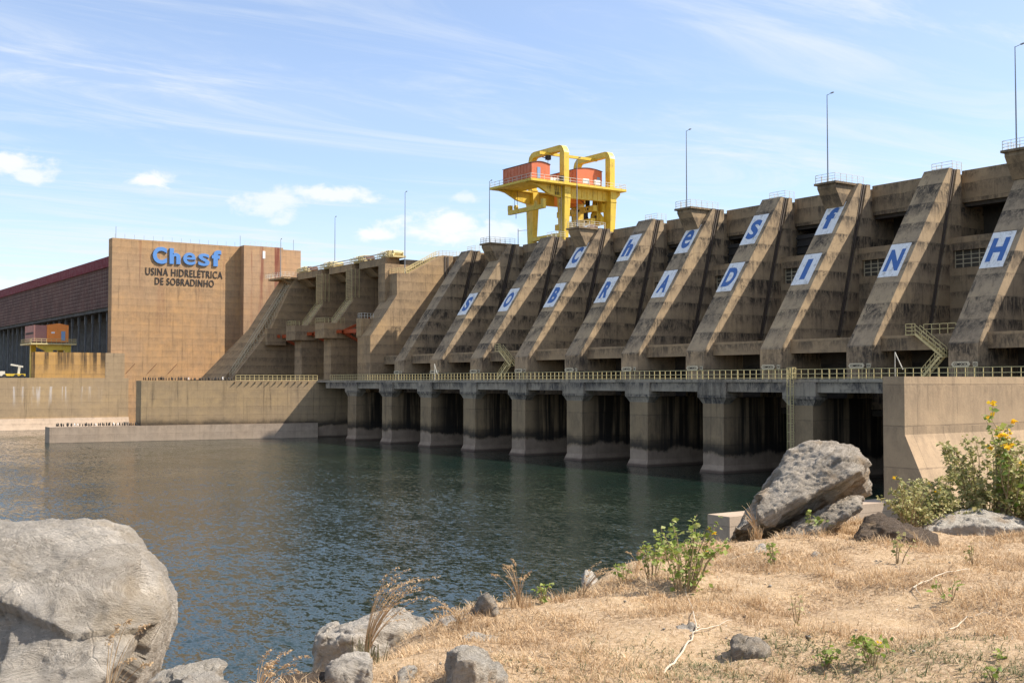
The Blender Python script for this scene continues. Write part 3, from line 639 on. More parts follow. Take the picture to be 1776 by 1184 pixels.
# ------------------------------------------------------------------ overflow spillway
sp = thing('gated_spillway', (118, 240, 11.6), 'overflow spillway with three tall bays, stepped piers and orange gate arms', 'spillway')
def spill_pier(y0, y1, name, bx=(109.9, 115.1), part=True):
    mb = MB().prism([(111.8, -1), (111.8, 21), (113.2, 24.2), (117.2, 29.3), (117.2, 36.3), (132, 36.3), (132, -1)], y0, y1)
    o = mb.build(name, C_SPIL, sp)
    MB().box(bx[0], bx[1], y0 - .55, y1 + .55, 20.85, 24.2).build('trunnion_block', C_SPIL, o)
    st = MB()
    for yy in (y0 + .5, y1 - .6):
        for h in (.5, 1.0): st.beam((113.4, yy, 24.3 + h), (117.2, yy, 29.2 + h), .07)
        for i in range(5): p = Vector((113.4, yy, 24.3)).lerp(Vector((117.2, yy, 29.2)), i / 4); st.beam(p, p + Vector((0, 0, 1)), .07)
    for i in range(14): p = Vector((113.4, 0, 24.35)).lerp(Vector((117.2, 0, 29.3)), i / 13); st.box(p.x - .1, p.x + .15, y0 + .55, y1 - .65, p.z - .1, p.z + .02)
    railing(st, [(113.2, y1 + .4, 24.2), (bx[0] + .1, y1 + .4, 24.2), (bx[0] + .1, y0 - .4, 24.2), (114.9, y0 - .4, 24.2)], 1.1, 1.0, (1, .5), .03, .03)
    st.build('stair_railing', M_RAIL, o)
    tl = MB()
    for yy in (y0 + .35, y1 - .35): tl.beam((117.0, yy, 29.6), (117.0, yy, 36.6), .07)
    for i in range(20): tl.beam((117.0, y0 + .35, 29.8 + i * .34), (117.0, y1 - .35, 29.8 + i * .34), .05)
    for xx in (117.6, 118.6): tl.beam((xx, y0 - .1, 30), (xx, y0 - .1, 36.4), .09)
    tl.build('ladder', M_RAIL, o)
    return o
spill_pier(244.1, 247.9, 'spillway_pier'); spill_pier(229.0, 232.5, 'spillway_pier')
# thick pier beside the outlet section
o = MB().prism([(112, -1), (112, 20.8), (114.4, 24.0), (118.2, 29.5), (118.2, 34.1), (121.2, 34.1), (129.4, DZ), (132, DZ), (132, -1)], 211.1, 216.8).build('spillway_pier', C_SPIL, sp)
MB().prism([(117.2, 24), (117.2, 36.3), (131, 36.3), (131, 24)], 214.5, 217.4).build('pier_wall', C_SPIL, o)
MB().prism([(112, 20.7), (112, 24.6), (115.2, 24.6), (112.6, 20.7)], 215.2, 217.4).build('trunnion_block', C_SPIL, o)
MB().box(129.8, 130.2, 210.98, 211.098, 20, 38.3).box(130.5, 130.9, 210.98, 211.098, 20, 38.3).build('gate_slot_guide', M_SLOT, o)
st = MB(); flight(st, (121.4, 213.6, 34.2), (121.41, 213.6, 34.21), .1, 2)
st = MB()
for yy in (212.6, 213.6):
    for h in (0.0, .55, 1.05): st.beam((121.3, yy, 34.3 + h), (129.2, yy, 38.5 + h), .09)
    for i in range(8): p = Vector((121.3, yy, 34.3)).lerp(Vector((129.2, yy, 38.5)), i / 7); st.beam(p, p + Vector((0, 0, 1.05)), .07)
for i in range(1, 22): p = Vector((121.3, 0, 34.3)).lerp(Vector((129.2, 0, 38.5)), i / 22); st.box(p.x - .16, p.x + .16, 212.62, 213.58, p.z - .03, p.z + .03)
st.build('stair', M_RAIL, o)
railing(MB(), [(118.3, 216.2, 34.1), (118.3, 211.2, 34.1), (121.2, 211.2, 34.1)], 1.1, .6, (1, .66, .33), .03).build('platform_railing', M_RAIL, o)
railing(MB(), [(112.2, 217.0, 24.6), (112.2, 215.4, 24.6), (115, 215.4, 24.6)], 1.1, .8, (1, .5), .03).build('block_railing', M_PALE, o)
railing(MB(), [(129.2, 212.2, DZ), (133, 211.3, DZ), (136, 211.3, DZ)], 1.1, .8, (1, .66, .33), .03).build('crest_railing', M_PALE, o)
# thick left abutment with battered far side
lf = MB(); X0 = lambda z: 102.2 + .80 * (z - 12) if z < 24.3 else 112.04 + .49 * (z - 24.3)
def lpart(y0, w0, w1, w2, dx): 
    def lr(z, w): return [(X0(z) + dx, y0, z), (140, y0, z), (140, w, z), (X0(z) + dx - (max(w - 270, 0)) * .22, w, z)]
    lf.quadbox(lr(8, w0) + lr(24.3, w1)).quadbox(lr(24.303, w1) + lr(36.5, w2))
lpart(262, 265, 265, 265, 0); lpart(265.003, 267, 267, 267, 1.5); lpart(267.003, 279.5, 274, 270.5, -.2); lf = lf.build('left_abutment', C_SPIL, sp)
st = MB()
for yy in (263.6, 265.6):
    for h in (.1, .9): st.beam((X0(13), yy, 13 + h), (X0(35), yy, 35 + h), .09)
    for i in range(24): z = 13 + i * .95; st.beam((X0(z), yy, z), (X0(z), yy, z + 1.1), .07)
for i in range(44): z = 13 + i * .5; st.box(X0(z) - .2, X0(z) + .2, 263.7, 265.5, z, z + .06)
st.build('slope_stair', M_CREAM, lf)
MB().box(110.4, 115.2, 260.4, 261.998, 20.2, 24.2).build('trunnion_block', C_SPIL, lf)
cb = MB().box(115.0, 122, 261.6, 271, 36.51, 36.95).prism([(115.4, 36.5), (122, 36.5), (120, 33.6)], 262.8, 264.2).build('corner_platform', C_SPIL, lf)
railing(MB(), [(121.5, 261.4, 37), (114.2, 261.4, 37), (114.2, 270.8, 37), (121, 270.8, 37)], 1.1, 1.0, (1, .6, .3), .025, .03).build('platform_railing', M_PALE, lf)
MB().box(127, 146, 270.6, 287.5, 8, 36.9).build('crest_block', C_SPIL, sp)
# bays: deck beams, gates
for (ya, yb) in ((216.85, 228.95), (232.55, 244.05), (247.95, 261.95)):
    MB().box(118.6, 122.0, ya, yb, 36.31, 37.9).build('deck_beam', C_SPIL, sp)
    MB().prism([(119.2, 36.3), (131.8, 36.3), (131.8, 34.6), (121.4, 34.6)], yb - 4.4, yb - .003).build('deck_haunch', C_SPIL, sp)
    MB().box(122.003, 140, ya - 2, yb + 2, 36.4, 37.5).build('deck_slab', C_SHADE, sp)
    gate = MB(); pts = [(130.0 - 3.2 * (1 - math.cos(a)) , 13 + 21 * i / 10) for i, a in enumerate(np.linspace(-.9, .9, 11))]
    gate.prism(pts + [(p[0] + .5, p[1]) for p in reversed(pts)], ya + .03, yb - .03)
    g = gate.build('radial_gate', M_DARK, sp)
    arms = MB()
    for yy in (yb - 1.0, ya + 1.0):
        for zz in (15.5, 22, 28.5): arms.beam((113.9, yy, 22.3), (128.0, yy, zz), .38, .55)
        arms.beam((118.6, yy, 19.9), (118.6, yy, 24.5), .4); arms.beam((123, yy, 18.2), (123, yy, 26.4), .4)
        arms.beam((113.2, yy - .8, 22.3), (113.2, yy + .8, 22.3), .7)
    for yy in np.linspace(ya + 1.2, yb - 1.2, 5): arms.beam((115.6, yy, 21.7), (117.4, yy + 1.0, 22.7), .25)
    arms.beam((114.4, ya + .8, 22.3), (114.4, yb - .8, 22.3), .55, .8)
    arms.build('gate_arms', M_GATE, g)
    MB().box(131, 132, ya, yb, -1, 36.3).build('ogee_wall', C_SHADE, sp)
    MB().box(105, 131, ya, yb, 9, 11.2).build('apron', C_SHADE, sp)
# hoists and pipe rails on the spillway deck
for i, (y, wh) in enumerate(((217.6, 'nearest the dam ribs'), (230.6, 'second from the dam ribs'), (246.0, 'third from the dam ribs'), (259.8, 'last, by the end wall'))):
    hp = thing('gate_hoist', (120.5, y, 37.9), 'yellow gate hoist machine on the spillway deck, ' + wh, 'hoist', 'yellow gate hoists')
    MB().box(119.4, 122.6, y - 2.6, y + 2.6, 37.91, 38.3).build('bed', M_RAIL, hp)
    for dy in (-1.7, .9): MB().tube([(119.8, y + dy, 38.9), (122.2, y + dy, 38.9)], .55, 10).build('drum', M_RUST if i % 2 else M_RAIL, hp)
    MB().box(119.5, 120.6, y - .5, y + .5, 38.3, 39.5).box(121, 122.4, y + 1.6, y + 2.5, 38.3, 39.2).beam((119.4, y - 2.4, 38.3), (120.6, y - 1.6, 39.4), .3).build('gearbox', M_RAIL, hp)
    mb = MB()
    for _ in range(16):
        xx, yy, zz = random.uniform(118.9, 122), random.uniform(y - 2.6, y + 2.6), random.uniform(38.3, 39.2); s_ = random.uniform(.1, .4); mb.box(xx, xx + s_, yy, yy + s_ * 1.6, 38.3, zz)
    for _ in range(5): yy = random.uniform(y - 2.6, y + 2.4); mb.tube([(118.8, yy, 38.4), (119.0, yy, 39.3), (121, yy + .3, 39.5)], .06, 5)
    mb.build('pipework', M_RAIL, hp)
    railing(MB(), [(118.7, y - 3, 37.9), (118.7, y + 3, 37.9)], 1.1, .8, (1, .66, .33), .03).build('railing', M_RAIL, hp)
mb = MB()
for z in (38.3, 38.85): mb.tube([(118.9, 217, z), (118.9, 262, z)], .13, 6)
tag(mb.build('pipe_run', M_PALE, org=(118.9, 240, 38)), 'two pale pipes running along the spillway deck between the yellow hoists', 'pipe')
pole_thing(120.7, 212.2, 34.1, 51.4, 'tall grey lamp post on the thick pier beside the orange gates')
pole_thing(121.2, 246.4, 37.9, 50.2, 'distant tall grey lamp post above the middle of the overflow spillway')
pole_thing(115.2, 264, 37.0, 46.3, 'pale lamp post in front of the power house tower')

# ------------------------------------------------------------------ gantry crane
cr = thing('gantry_crane', (144, 186, DZ), 'big yellow gantry crane with two red machinery houses on the dam crest', 'crane')
for (xa, xb) in ((138.0, 139.45), (149.75, 151.25)):
    for (yc, sgn) in ((180.5, 1), (191.1, -1)):
        mb = MB(); w0, w1 = .85, 1.25; s = .12
        def ring(z, w, x0, x1): return [(x0, yc - w, z), (x1, yc - w, z), (x1, yc + w, z), (x0, yc + w, z)]
        mb.quadbox(ring(38.5, w0, xa + .1, xb - .35) + ring(47.8, w1, xa, xb)); mb.quadbox(ring(47.801, w1, xa, xb) + ring(50.0, w1, xa, xb))
        mb.build('leg', M_YEL, cr)
    yA, yB, zt = 191.1, 180.35, 57.75; path = [(yB, 50.4), (yB, zt - 1.1)]
    path += [(yB + .9 - .9 * math.cos(a), zt - .9 + .9 * math.sin(a)) for a in np.linspace(.4, 1.57, 3)] + [(yA - 1.3 + 1.3 * math.sin(a), zt - 1.3 + 1.3 * math.cos(a)) for a in np.linspace(0, 1.5, 4)] + [(yA, zt - 2.6), (yA, 50.4)]
    n = len(path); half = [.74] * 2 + [.56] * (n - 4) + [.62, .70]
    MB().frame(path, half, xa + .1, xb - .1).build('upper_frame', M_YEL, cr)
    MB().box(xa + .05, xb - .3, 181.4, 190.2, 40.0, 40.8).build('sill_beam', M_YEL, cr)
for yc in (180.5, 191.1):
    MB().prism([(129.6, 49.95), (153, 49.95), (153, 49.5), (151.2, 47.9), (137.4, 47.7), (134.8, 48.2), (132.0, 49.5)], yc - .35, yc + .35).build('cross_girder', M_YEL, cr)
mb = MB()
for yy in (180.1, 180.7): mb.beam((137.85, yy, 40.9), (137.85, yy, 50), .07)
for i in range(26): mb.beam((137.85, 180.1, 41.1 + i * .35), (137.85, 180.7, 41.1 + i * .35), .045)
mb.build('leg_ladder', M_PALE, cr)
mb = MB()
for (xa, xb) in ((138.0, 139.45), (149.75, 151.25)):
    for yc in (180.5, 191.1): mb.box(xa - .06, xb + .06, yc - 1.31, yc + 1.31, 47.72, 47.86).box(xa - .05, xb + .05, yc - 1.0, yc + 1.0, 50.36, 50.6)
for x in np.arange(138.9, 150, 1.35):
    for yc in (180.5, 191.1): mb.box(x, x + .06, yc - .43, yc + .43, 47.95, 49.9)
mb.build('flange_plates', M_YEL, cr)
mb = MB()
for y0_ in (182.5, 187.5): mb.tube([(144.5, y0_, 48), (147.2, y0_, 46.5)], .05, 5); mb.tube([(145.5, y0_ + .5, 48), (147.0, y0_ + .5, 44.4)], .05, 5)
mb.build('hoist_ropes', M_DARK, cr)
pf = MB().box(129.2, 135.4, 178.5, 192.6, 50.0, 50.3).box(135.4, 153.3, 178.5, 181.4, 50.0, 50.3).box(142.4, 153.3, 181.4, 192.6, 50.0, 50.3).box(135.4, 142.4, 190.2, 192.6, 50.0, 50.3)
pl = pf.build('platform', M_YEL, cr)
railing(MB(), [(129.3, 192.5, 50.35), (129.3, 178.6, 50.35), (153.2, 178.6, 50.35), (153.2, 192.5, 50.35)], 1.1, 1.6, (1, .5), .035, .035).build('platform_railing', M_PALE, pl)
MB().box(129.25, 153.25, 178.44, 178.498, 50.05, 50.5).box(129.14, 129.198, 178.5, 192.6, 50.05, 50.5).build('toe_board', M_YEL, pl)
def house(x0, x1, y0, y1, z0, z1, dx):
    arc = [(x0 + (x1 - x0) * i / 8, z1 + .38 * math.sin(math.pi * i / 8)) for i in range(9)]
    h = MB().prism([(x0, z0), (x1, z0)] + list(reversed(arc)), y0, y1).build('machinery_house', M_RED, cr)
    a2 = [(x0 - .1 + (x1 - x0 + .2) * i / 8, z1 + .02 + .38 * math.sin(math.pi * i / 8)) for i in range(9)]
    MB().prism(a2 + [(a, b + .1) for a, b in reversed(a2)], y0 - .12, y1 + .1).build('roof', M_RUST, h)
    MB().box(dx, dx + .75, y0 - .06, y0 - .003, z0 + .35, z0 + 2.5).build('door', M_DOOR, h)
    mb = MB()
    for i in range(9): yy = y0 + (y1 - y0) * (i + .5) / 9; mb.box(x0 - .05, x0 - .003, yy - .05, yy + .05, z0, z1)
    mb.build('ribs', M_RED, h)
house(129.9, 134.3, 179.2, 189.0, 50.4, 53.6, 131.2)
house(142.8, 149.2, 181.4, 191.0, 50.4, 54.1, 147.9)
for x in (135.0, 135.9, 136.8): MB().box(x, x + .7, 180, 181, 50.36, 51.4).build('control_cabinet', M_WHITE, cr)
for x in (142.2, 145.1): MB().box(x, x + 1.5, 178.7, 179.0, 50.7, 51.7).build('sign_board', M_WHITE, cr)
MB().box(136.9, 137.6, 178.9, 179.7, 50.36, 51.8).build('dark_cabinet', M_DARK, cr)
MB().beam((135.8, 184.8, 57.1), (150.6, 184.8, 57.2), .45, .55).build('hoist_rail', M_YEL, cr)
hk = MB().box(137.6, 138.5, 184.4, 185.2, 55.9, 56.8).tube([(138, 184.8, 55.9), (138, 184.8, 51.5)], .05, 5).beam((136.6, 184.8, 56.3), (137.6, 184.8, 56.2), .15); hk.build('small_hoist', M_DARK, cr)
lb = MB().box(134.0, 134.6, 180.9, 193.2, 45.4, 46.25)
for y in (181.0, 192.4): lb.box(133.95, 134.65, y, y + .8, 46.26, 47.3)
lb.prism([(183.2, 46.26), (184.4, 46.26), (183.8, 47.2)], 134.05, 134.5, 'x')
lb = lb.build('lifting_beam', M_YEL, cr)
mb = MB()
for y in (190.2, 191.2): mb.tube([(134.3, y, 46.2), (134.3, y, 50.0)], .045, 5)
mb.tube([(134.3, 190.7, 45.4), (134.3, 190.7, 44.4)], .06, 5); mb.build('hoist_rope', M_DARK, lb)
MB().tube([(134.05, 190.7, 46.7), (134.55, 190.7, 46.7)], .5, 12).build('sheave', M_YEL, lb)
mb = MB()
for x in (135.0, 136.1, 136.5, 136.9):
    mb.tube([(x, 180.0 + .4 * math.sin(a), 50.0 - 1.9 * math.sin(a)) for a in np.linspace(0, math.pi, 9)] if x < 135.5 else [(x, 180, 50), (x + .2, 180, 48.0), (x + .25, 180, 48.6)], .05, 5)
mb.build('hanging_cable', M_DARK, cr)
for z, x in ((45.9, 146.8), (43.2, 146.3)):
    b = MB().box(x, x + .9, 181.2, 193.5, z, z + 1.2)
    b.prism([(181.0, z), (184.6, z), (184.2, z + 2.6), (182.4, z + 3.0), (181.0, z + 1.6)], x + 2.2, x + 3.0, 'x')
    b.box(x + .9, x + 2.2, 183.0, 183.8, z + .2, z + 1.0).box(x + .9, x + 2.2, 190, 190.8, z + .2, z + 1.0)
    b = b.build('lifting_beam', M_YEL, cr); mb = MB()
    for y in (183.0, 186.0): mb.tube([(x - .01, y, z + .6), (x - .06, y, z + .6)], .25, 10)
    mb.box(x + .95, x + 1.5, 184.2, 185.0, z + 1.0, z + 3.4).tube([(x + 2.1, 182.6, z + 1.8), (x + 2.15, 182.6, z + 1.8)], .3, 10).build('sheave', M_DARK, b)
mb = MB().tube([(141.5, 184.5, 48.4), (146.5, 184.5, 48.4)], .8, 12).box(142, 143.4, 185.5, 188, 47.2, 49.4).box(145.2, 146.8, 186.5, 189, 47.4, 49.0)
mb.build('hoist_winch', M_ORA, cr)
mb = MB().tube([(148.2, 181.6, 41), (148.2, 181.6, 48)], .09, 6).box(147.4, 148.8, 181.9, 183.4, 38.5, 40.8); mb.build('bogie', M_YEL, cr)
rl = thing('cable_reel', (137, 170.5, DZ), 'rusty round cable reel on the crest right of the crane', 'reel')
MB().tube([(137.0, 169.2, 39.7), (137.0, 169.9, 39.7)], 1.35, 24).build('flange', M_RUST, rl)
MB().tube([(137.0, 169.9, 39.7), (137.0, 170.5, 39.7)], .8, 16).build('hub', M_RUST, rl)
MB().box(136.4, 137.6, 169.0, 170.8, DZ, 39.0).build('stand', M_DARK, rl)

# ------------------------------------------------------------------ birds
def bird_mesh(white):
    mb = MB(); 
    mb.tube([(0, -.02, .12), (0, 0, .22), (0, .05, .42), (0, .03, .56), (0, -.02, .62)], [.05, .12, .13, .06, .055], 6)
    mb.tube([(0, -.02, .62), (0, -.16, .64)], [.04, .012], 5); mb.tube([(0, .08, .22), (0, .22, .05)], [.06, .03], 5); mb.tube([(.04, 0, 0), (.04, 0, .15)], .02, 4); mb.tube([(-.04, 0, 0), (-.04, 0, .15)], .02, 4)
    return mb
bd = bird_mesh(0).build('cormorant', M_DARK, smooth=True); bw = bird_mesh(1).build('egret', M_WHITE, smooth=True)
def flock(x0, x1, z, n, off, lab, grp, wlab):
    for i in range(n):
        x = x0 + (x1 - x0) * (i + random.random() * .8) / n; w = random.random() < .05
        o = (bw if w else bd); o = o.copy(); COL.objects.link(o)
        o.location = (x, qy(x) + off + random.random() * .6, z); o.rotation_euler = (0, 0, random.random() * 6.28); s = random.uniform(.85, 1.2); o.scale = (s, s, s)
        tag(o, wlab if w else lab, 'bird', ('white birds ' if w else 'dark birds ') + grp)
flock(53.4, 68, 2.95, 42, .1, 'dark water bird on the low ledge at the water', 'on the low ledge', 'white water bird among dark ones on the low ledge')
flock(68.8, 86, 11.55, 40, .3, 'dark water bird on top of the tall quay wall', 'on the quay top', 'white water bird among dark ones on the tall quay wall')
bpy.data.objects.remove(bd); bpy.data.objects.remove(bw)
mb = MB()
# ================================================================== foreground
def rock_mat(name, a, b, d, scale=2.0, strat=(1, 1, 3.5), warm=(0.40, 0.27, 0.15), dip=(0, 0, 1)):
    m, t = begin(name); p = t.new('ShaderNodeTexCoord').outputs['Object']; g = Vector(dip).normalized()
    dt = t.new('ShaderNodeVectorMath', operation='DOT_PRODUCT'); t.l.new(p, dt.inputs[0]); dt.inputs[1].default_value = g
    vs = t.new('ShaderNodeVectorMath', operation='SCALE'); vs.inputs[0].default_value = g; t.l.new(t.math('MULTIPLY', dt.outputs['Value'], strat[2] - 1), vs.inputs['Scale'])
    va = t.new('ShaderNodeVectorMath', operation='ADD'); t.l.new(p, va.inputs[0]); t.l.new(vs.outputs[0], va.inputs[1]); ps = va.outputs[0]
    n1 = t.noise(ps, scale * .7, 9, 0.72, 1.5); n2 = t.noise(ps, scale * 1.5, 10, 0.8, 2.2); n3 = t.noise(p, scale * 16, 5, 0.75)
    c = t.mix(t.ramp(n1, 0.40, 0.60), a, b)
    c = t.mix(t.ramp(n2, 0.52, 0.68, 0, 0.5), c, d)
    c = t.mix(t.ramp(t.noise(ps, scale * 6, 6, 0.8, 1.2), 0.52, 0.66, 0, 0.7), c, tuple(v * 1.3 for v in b))
    c = t.mix(t.ramp(t.noise(ps, scale * 5, 9, 0.85, 2.5), 0.56, 0.72, 0, 0.4), c, tuple(v * .7 for v in d))
    c = t.mix(t.ramp(t.noise(p, scale * .8, 5, 0.65, 0.5), 0.50, 0.66, 0, 0.6), c, warm)
    c = t.mix(t.ramp(t.noise(p, scale * 34, 4, 0.8), 0.56, 0.70, 0, 0.6), c, tuple(v * .5 for v in d))
    vor = t.new('ShaderNodeTexVoronoi', feature='DISTANCE_TO_EDGE'); t.l.new(p, vor.inputs['Vector']); vor.inputs['Scale'].default_value = scale * 1.1
    crack = t.math('MULTIPLY', t.ramp(vor.outputs['Distance'], 0.0, 0.012, 1, 0), t.ramp(n1, 0.4, 0.6))
    c = t.mix(t.math('MULTIPLY', crack, 0.12), c, (0.05, 0.045, 0.04))
    h = t.math('ADD', t.math('ADD', n2, t.math('MULTIPLY', n3, 0.3)), t.math('SUBTRACT', t.math('MULTIPLY', n1, .6), t.math('MULTIPLY', crack, 0.15)))
    return material(name, c, 0.88, normal=t.bump(h, 1.0, 0.09), nt=t, m=m, spec=0.25)
R_GREY = rock_mat('pale_gneiss', (0.41, 0.36, 0.295), (0.56, 0.50, 0.42), (0.22, 0.19, 0.155), 1.3, (1, 1, 2.2), (0.40, 0.31, 0.20), (.3, .1, 1))
R_SCHIST = rock_mat('banded_schist', (0.34, 0.285, 0.22), (0.54, 0.465, 0.37), (0.11, 0.09, 0.07), 1.7, (1, 1, 6), (0.36, 0.235, 0.12), (-.52 * CY, .52 * SY, .85))
R_WHITE = rock_mat('white_stone', (0.50, 0.44, 0.36), (0.62, 0.56, 0.47), (0.30, 0.26, 0.21), 3.0, (1, 1, 2.5))
R_BROWN = rock_mat('brown_slate', (0.125, 0.090, 0.062), (0.20, 0.145, 0.10), (0.055, 0.042, 0.034), 4.5, (1, 1, 6))
def rock(name, pts, mat, label, voxel=.03, amp=.05, freq=2.0, fine=.012, strat=0.0, dip=(0.5, -.2, 1), smooth_it=2, dig=(), sink=.04, chips=(3.0, 1.3, .14)):
    random.seed(sum(map(ord, label)))
    org = sum((Vector(p) for p in pts), Vector()) / len(pts)
    if sink:                                 # scale stone about the camera eye until its foot meets soil, and seat it
        e0 = Vector((0, 0, EYE)); p0 = min(pts, key=lambda p: (p[2] - EYE) / math.hypot(p[0], p[1])); k = .5
        while k < 1.6:
            q = e0 + (Vector(p0) - e0) * k
            if q.z <= float(bank_z(q.x * CY - q.y * SY, q.x * SY + q.y * CY)) + .01: break
            k += .004
        pts = [e0 + (Vector(p) - e0) * k for p in pts]; org = sum(pts, Vector()) / len(pts)
        lo = min(pts, key=lambda p: p[2]); gz = [float(bank_z(p[0] * CY - p[1] * SY, p[0] * SY + p[1] * CY)) for p in pts]
        dz = min(gz) - sink - min(p[2] for p in pts)
        pts = list(pts) + [Vector((p[0], p[1], g - sink)) for p, g in zip(pts, gz)] if dz < 0 else pts
    dipv = Vector(dip).normalized()
    bm = bmesh.new()
    for p in pts: bm.verts.new(Vector(p) - org)
    r = bmesh.ops.convex_hull(bm, input=bm.verts)
    for v in [g for g in r['geom_interior'] if isinstance(g, bmesh.types.BMVert)]: bm.verts.remove(v)
    bmesh.ops.recalc_face_normals(bm, faces=bm.faces)
    me = bpy.data.meshes.new(name); bm.to_mesh(me); bm.free()
    o = bpy.data.objects.new(name, me); COL.objects.link(o)
    md = o.modifiers.new('r', 'REMESH'); md.mode = 'VOXEL'; md.voxel_size = voxel
    dg = bpy.context.evaluated_depsgraph_get(); me2 = bpy.data.meshes.new_from_object(o.evaluated_get(dg)); o.modifiers.clear()
    bm = bmesh.new(); bm.from_mesh(me2)
    for _ in range(smooth_it): bmesh.ops.smooth_vert(bm, verts=bm.verts, factor=.5, use_axis_x=True, use_axis_y=True, use_axis_z=True)
    bm.normal_update(); off = Vector((random.random() * 50, random.random() * 50, 0)); mv = {}
    for v in bm.verts:
        q = v.co * freq + off; n = mnoise.fractal(q, 1.0, 2.0, 4); rd = abs(mnoise.noise(q * 1.7 + Vector((9, 3, 1)))) - .25
        def chip(qq, k):                     # broken facets: each cell is a tilted plane
            cp = mnoise.voronoi(qq)[1][0]; hd = Vector((mnoise.noise(cp * 7.1 + Vector((k, 0, 0))), mnoise.noise(cp * 5.3 + Vector((3, 1, 9))), mnoise.noise(cp * 6.7 + Vector((8, 2, k)))))
            return (qq - cp).dot(hd) + hd.x * .4
        wq = q + Vector((mnoise.noise(q * 2.0), mnoise.noise(q * 2.0 + Vector((7, 7, 7))), 0)) * .25
        d = amp * (n * .5 + chips[0] * chip(wq * .5, 1) + chips[1] * chip(wq * 1.5, 4) + chips[2] * chip(wq * 4.2, 9)) + fine * mnoise.fractal(v.co * freq * 5 + off, .75, 2.1, 6)
        if strat:
            s = v.co.dot(dipv) * 9 * freq / 2 + mnoise.noise(v.co * freq) * 1.4; d += strat * (abs((s % 1) - .5) - .25)
        for (c, rad, dep) in dig:
            e = (v.co + org - Vector(c)).length / rad
            if e < 1: d -= dep * (1 - e * e) * (.7 + .6 * mnoise.noise(q * 2.5))
        mv[v] = v.normal * d
    for v, d in mv.items(): v.co += d
    bm.to_mesh(me2); bm.free(); o.data = me2; me2.materials.clear(); me2.materials.append(mat)
    me2.polygons.foreach_set('use_smooth', [True] * len(me2.polygons)); o.location = org
    if label: tag(o, label, 'rock')
    return o
rim = [(-260, 960), (-100, 916), (0, 904), (60, 897), (185, 887), (238, 893), (275, 930), (303, 970), (322, 1025), (317, 1075), (290, 1135), (255, 1180), (225, 1260), (100, 1340), (-200, 1340)]
frn = [(-150, 960, 6.3), (0, 935, 6.25), (100, 925, 6.25), (190, 912, 6.25), (240, 950, 6.2), (280, 1000, 6.25), (-150, 1050, 5.9), (0, 1050, 5.8), (120, 1050, 5.75), (210, 1040, 5.85), (275, 1065, 6.05),
       (-150, 1220, 5.5), (0, 1210, 5.42), (120, 1200, 5.45), (195, 1165, 5.62), (245, 1130, 5.95), (100, 1300, 5.45), (-100, 1330, 5.5)]
bak = [(-250, 960), (0, 925), (180, 915), (240, 960), (270, 1020), (250, 1100), (150, 1200)]
rock('boulder', [PF(x, y, 6.6) for x, y in rim] + [PF(x, y, F) for x, y, F in frn] + [PF(x, y, 7.8) for x, y in bak], R_GREY, 'huge pale grey boulder filling the lower left corner by the water', .016, .034, 2.0, .012, 0, (.4, .1, 1), 1,
     dig=[(PF(150, 1068, 5.75), .12, .05), (PF(270, 1035, 6.05), .24, .07), (PF(90, 1180, 5.5), .22, .05), (PF(190, 1150, 5.66), .05, .05)], sink=0, chips=(4.6, .45, .03))
DIP = (-.52 * CY, .52 * SY, .85)
rock('boulder', [PF(x, y, 12.5) for x, y in ((1296, 884), (1330, 838), (1374, 784), (1400, 773), (1440, 774), (1476, 786), (1497, 791), (1508, 815), (1503, 842))]
     + [PF(x, y, 11.6) for x, y in ((1268, 915), (1290, 925), (1340, 905), (1400, 868), (1450, 836), (1490, 815))] + [PF(x, y, 12.6) for x, y in ((1262, 940), (1340, 925), (1420, 880), (1494, 850))] + [PF(1400, 800, 13.3), PF(1470, 810, 13.2), PF(1330, 900, 13.2)],
     R_SCHIST, 'tilted grey brown boulder leaning up to the right on the bank edge', .018, .030, 2.2, .018, .022, DIP, 1, sink=0, chips=(4.4, .6, .03),
     dig=[(PF(1430, 862, 11.75), .28, .08), (PF(1370, 893, 11.7), .2, .05), (PF(1475, 850, 12.0), .15, .06), (PF(1395, 830, 11.9), .05, .03)])
rock('slab_rock', [PF(x, y, 11.75) for x, y in ((1300, 946), (1352, 938), (1384, 912), (1438, 882), (1474, 856), (1494, 860))] + [PF(x, y, 11.4) for x, y in ((1320, 952), (1380, 948), (1440, 908), (1490, 880))] + [PF(1400, 940, 12.2), PF(1480, 885, 12.3)],
     R_SCHIST, 'flaky pale slab propped under the tilted boulder', .016, .022, 3, .018, .025, DIP, 1, sink=0, chips=(3, 1, .08))
rock('rock', [PF(x, y, 11.9) for x, y in ((1478, 925), (1500, 895), (1525, 888), (1560, 905), (1600, 912), (1625, 930))] + [PF(x, y, 11.5) for x, y in ((1480, 938), (1540, 940), (1620, 940), (1530, 915))] + [PF(1540, 920, 12.3)], R_BROWN, 'dark brown slate rock right of the tilted boulder', .016, .03, 2.4, .018, .03, DIP, 1, chips=(2.5, .8, .06))
rock('rock', [PF(x, y, 12.6) for x, y in ((1595, 905), (1620, 892), (1660, 881), (1700, 882), (1740, 892), (1775, 905))] + [PF(x, y, 12.0) for x, y in ((1600, 918), (1660, 908), (1720, 908), (1780, 915))] + [PF(1690, 890, 13.1)], R_WHITE, 'flat whitish rock in front of the flowering bush', .018, .03, 2.6, .018, .012, chips=(2, 1, .08))
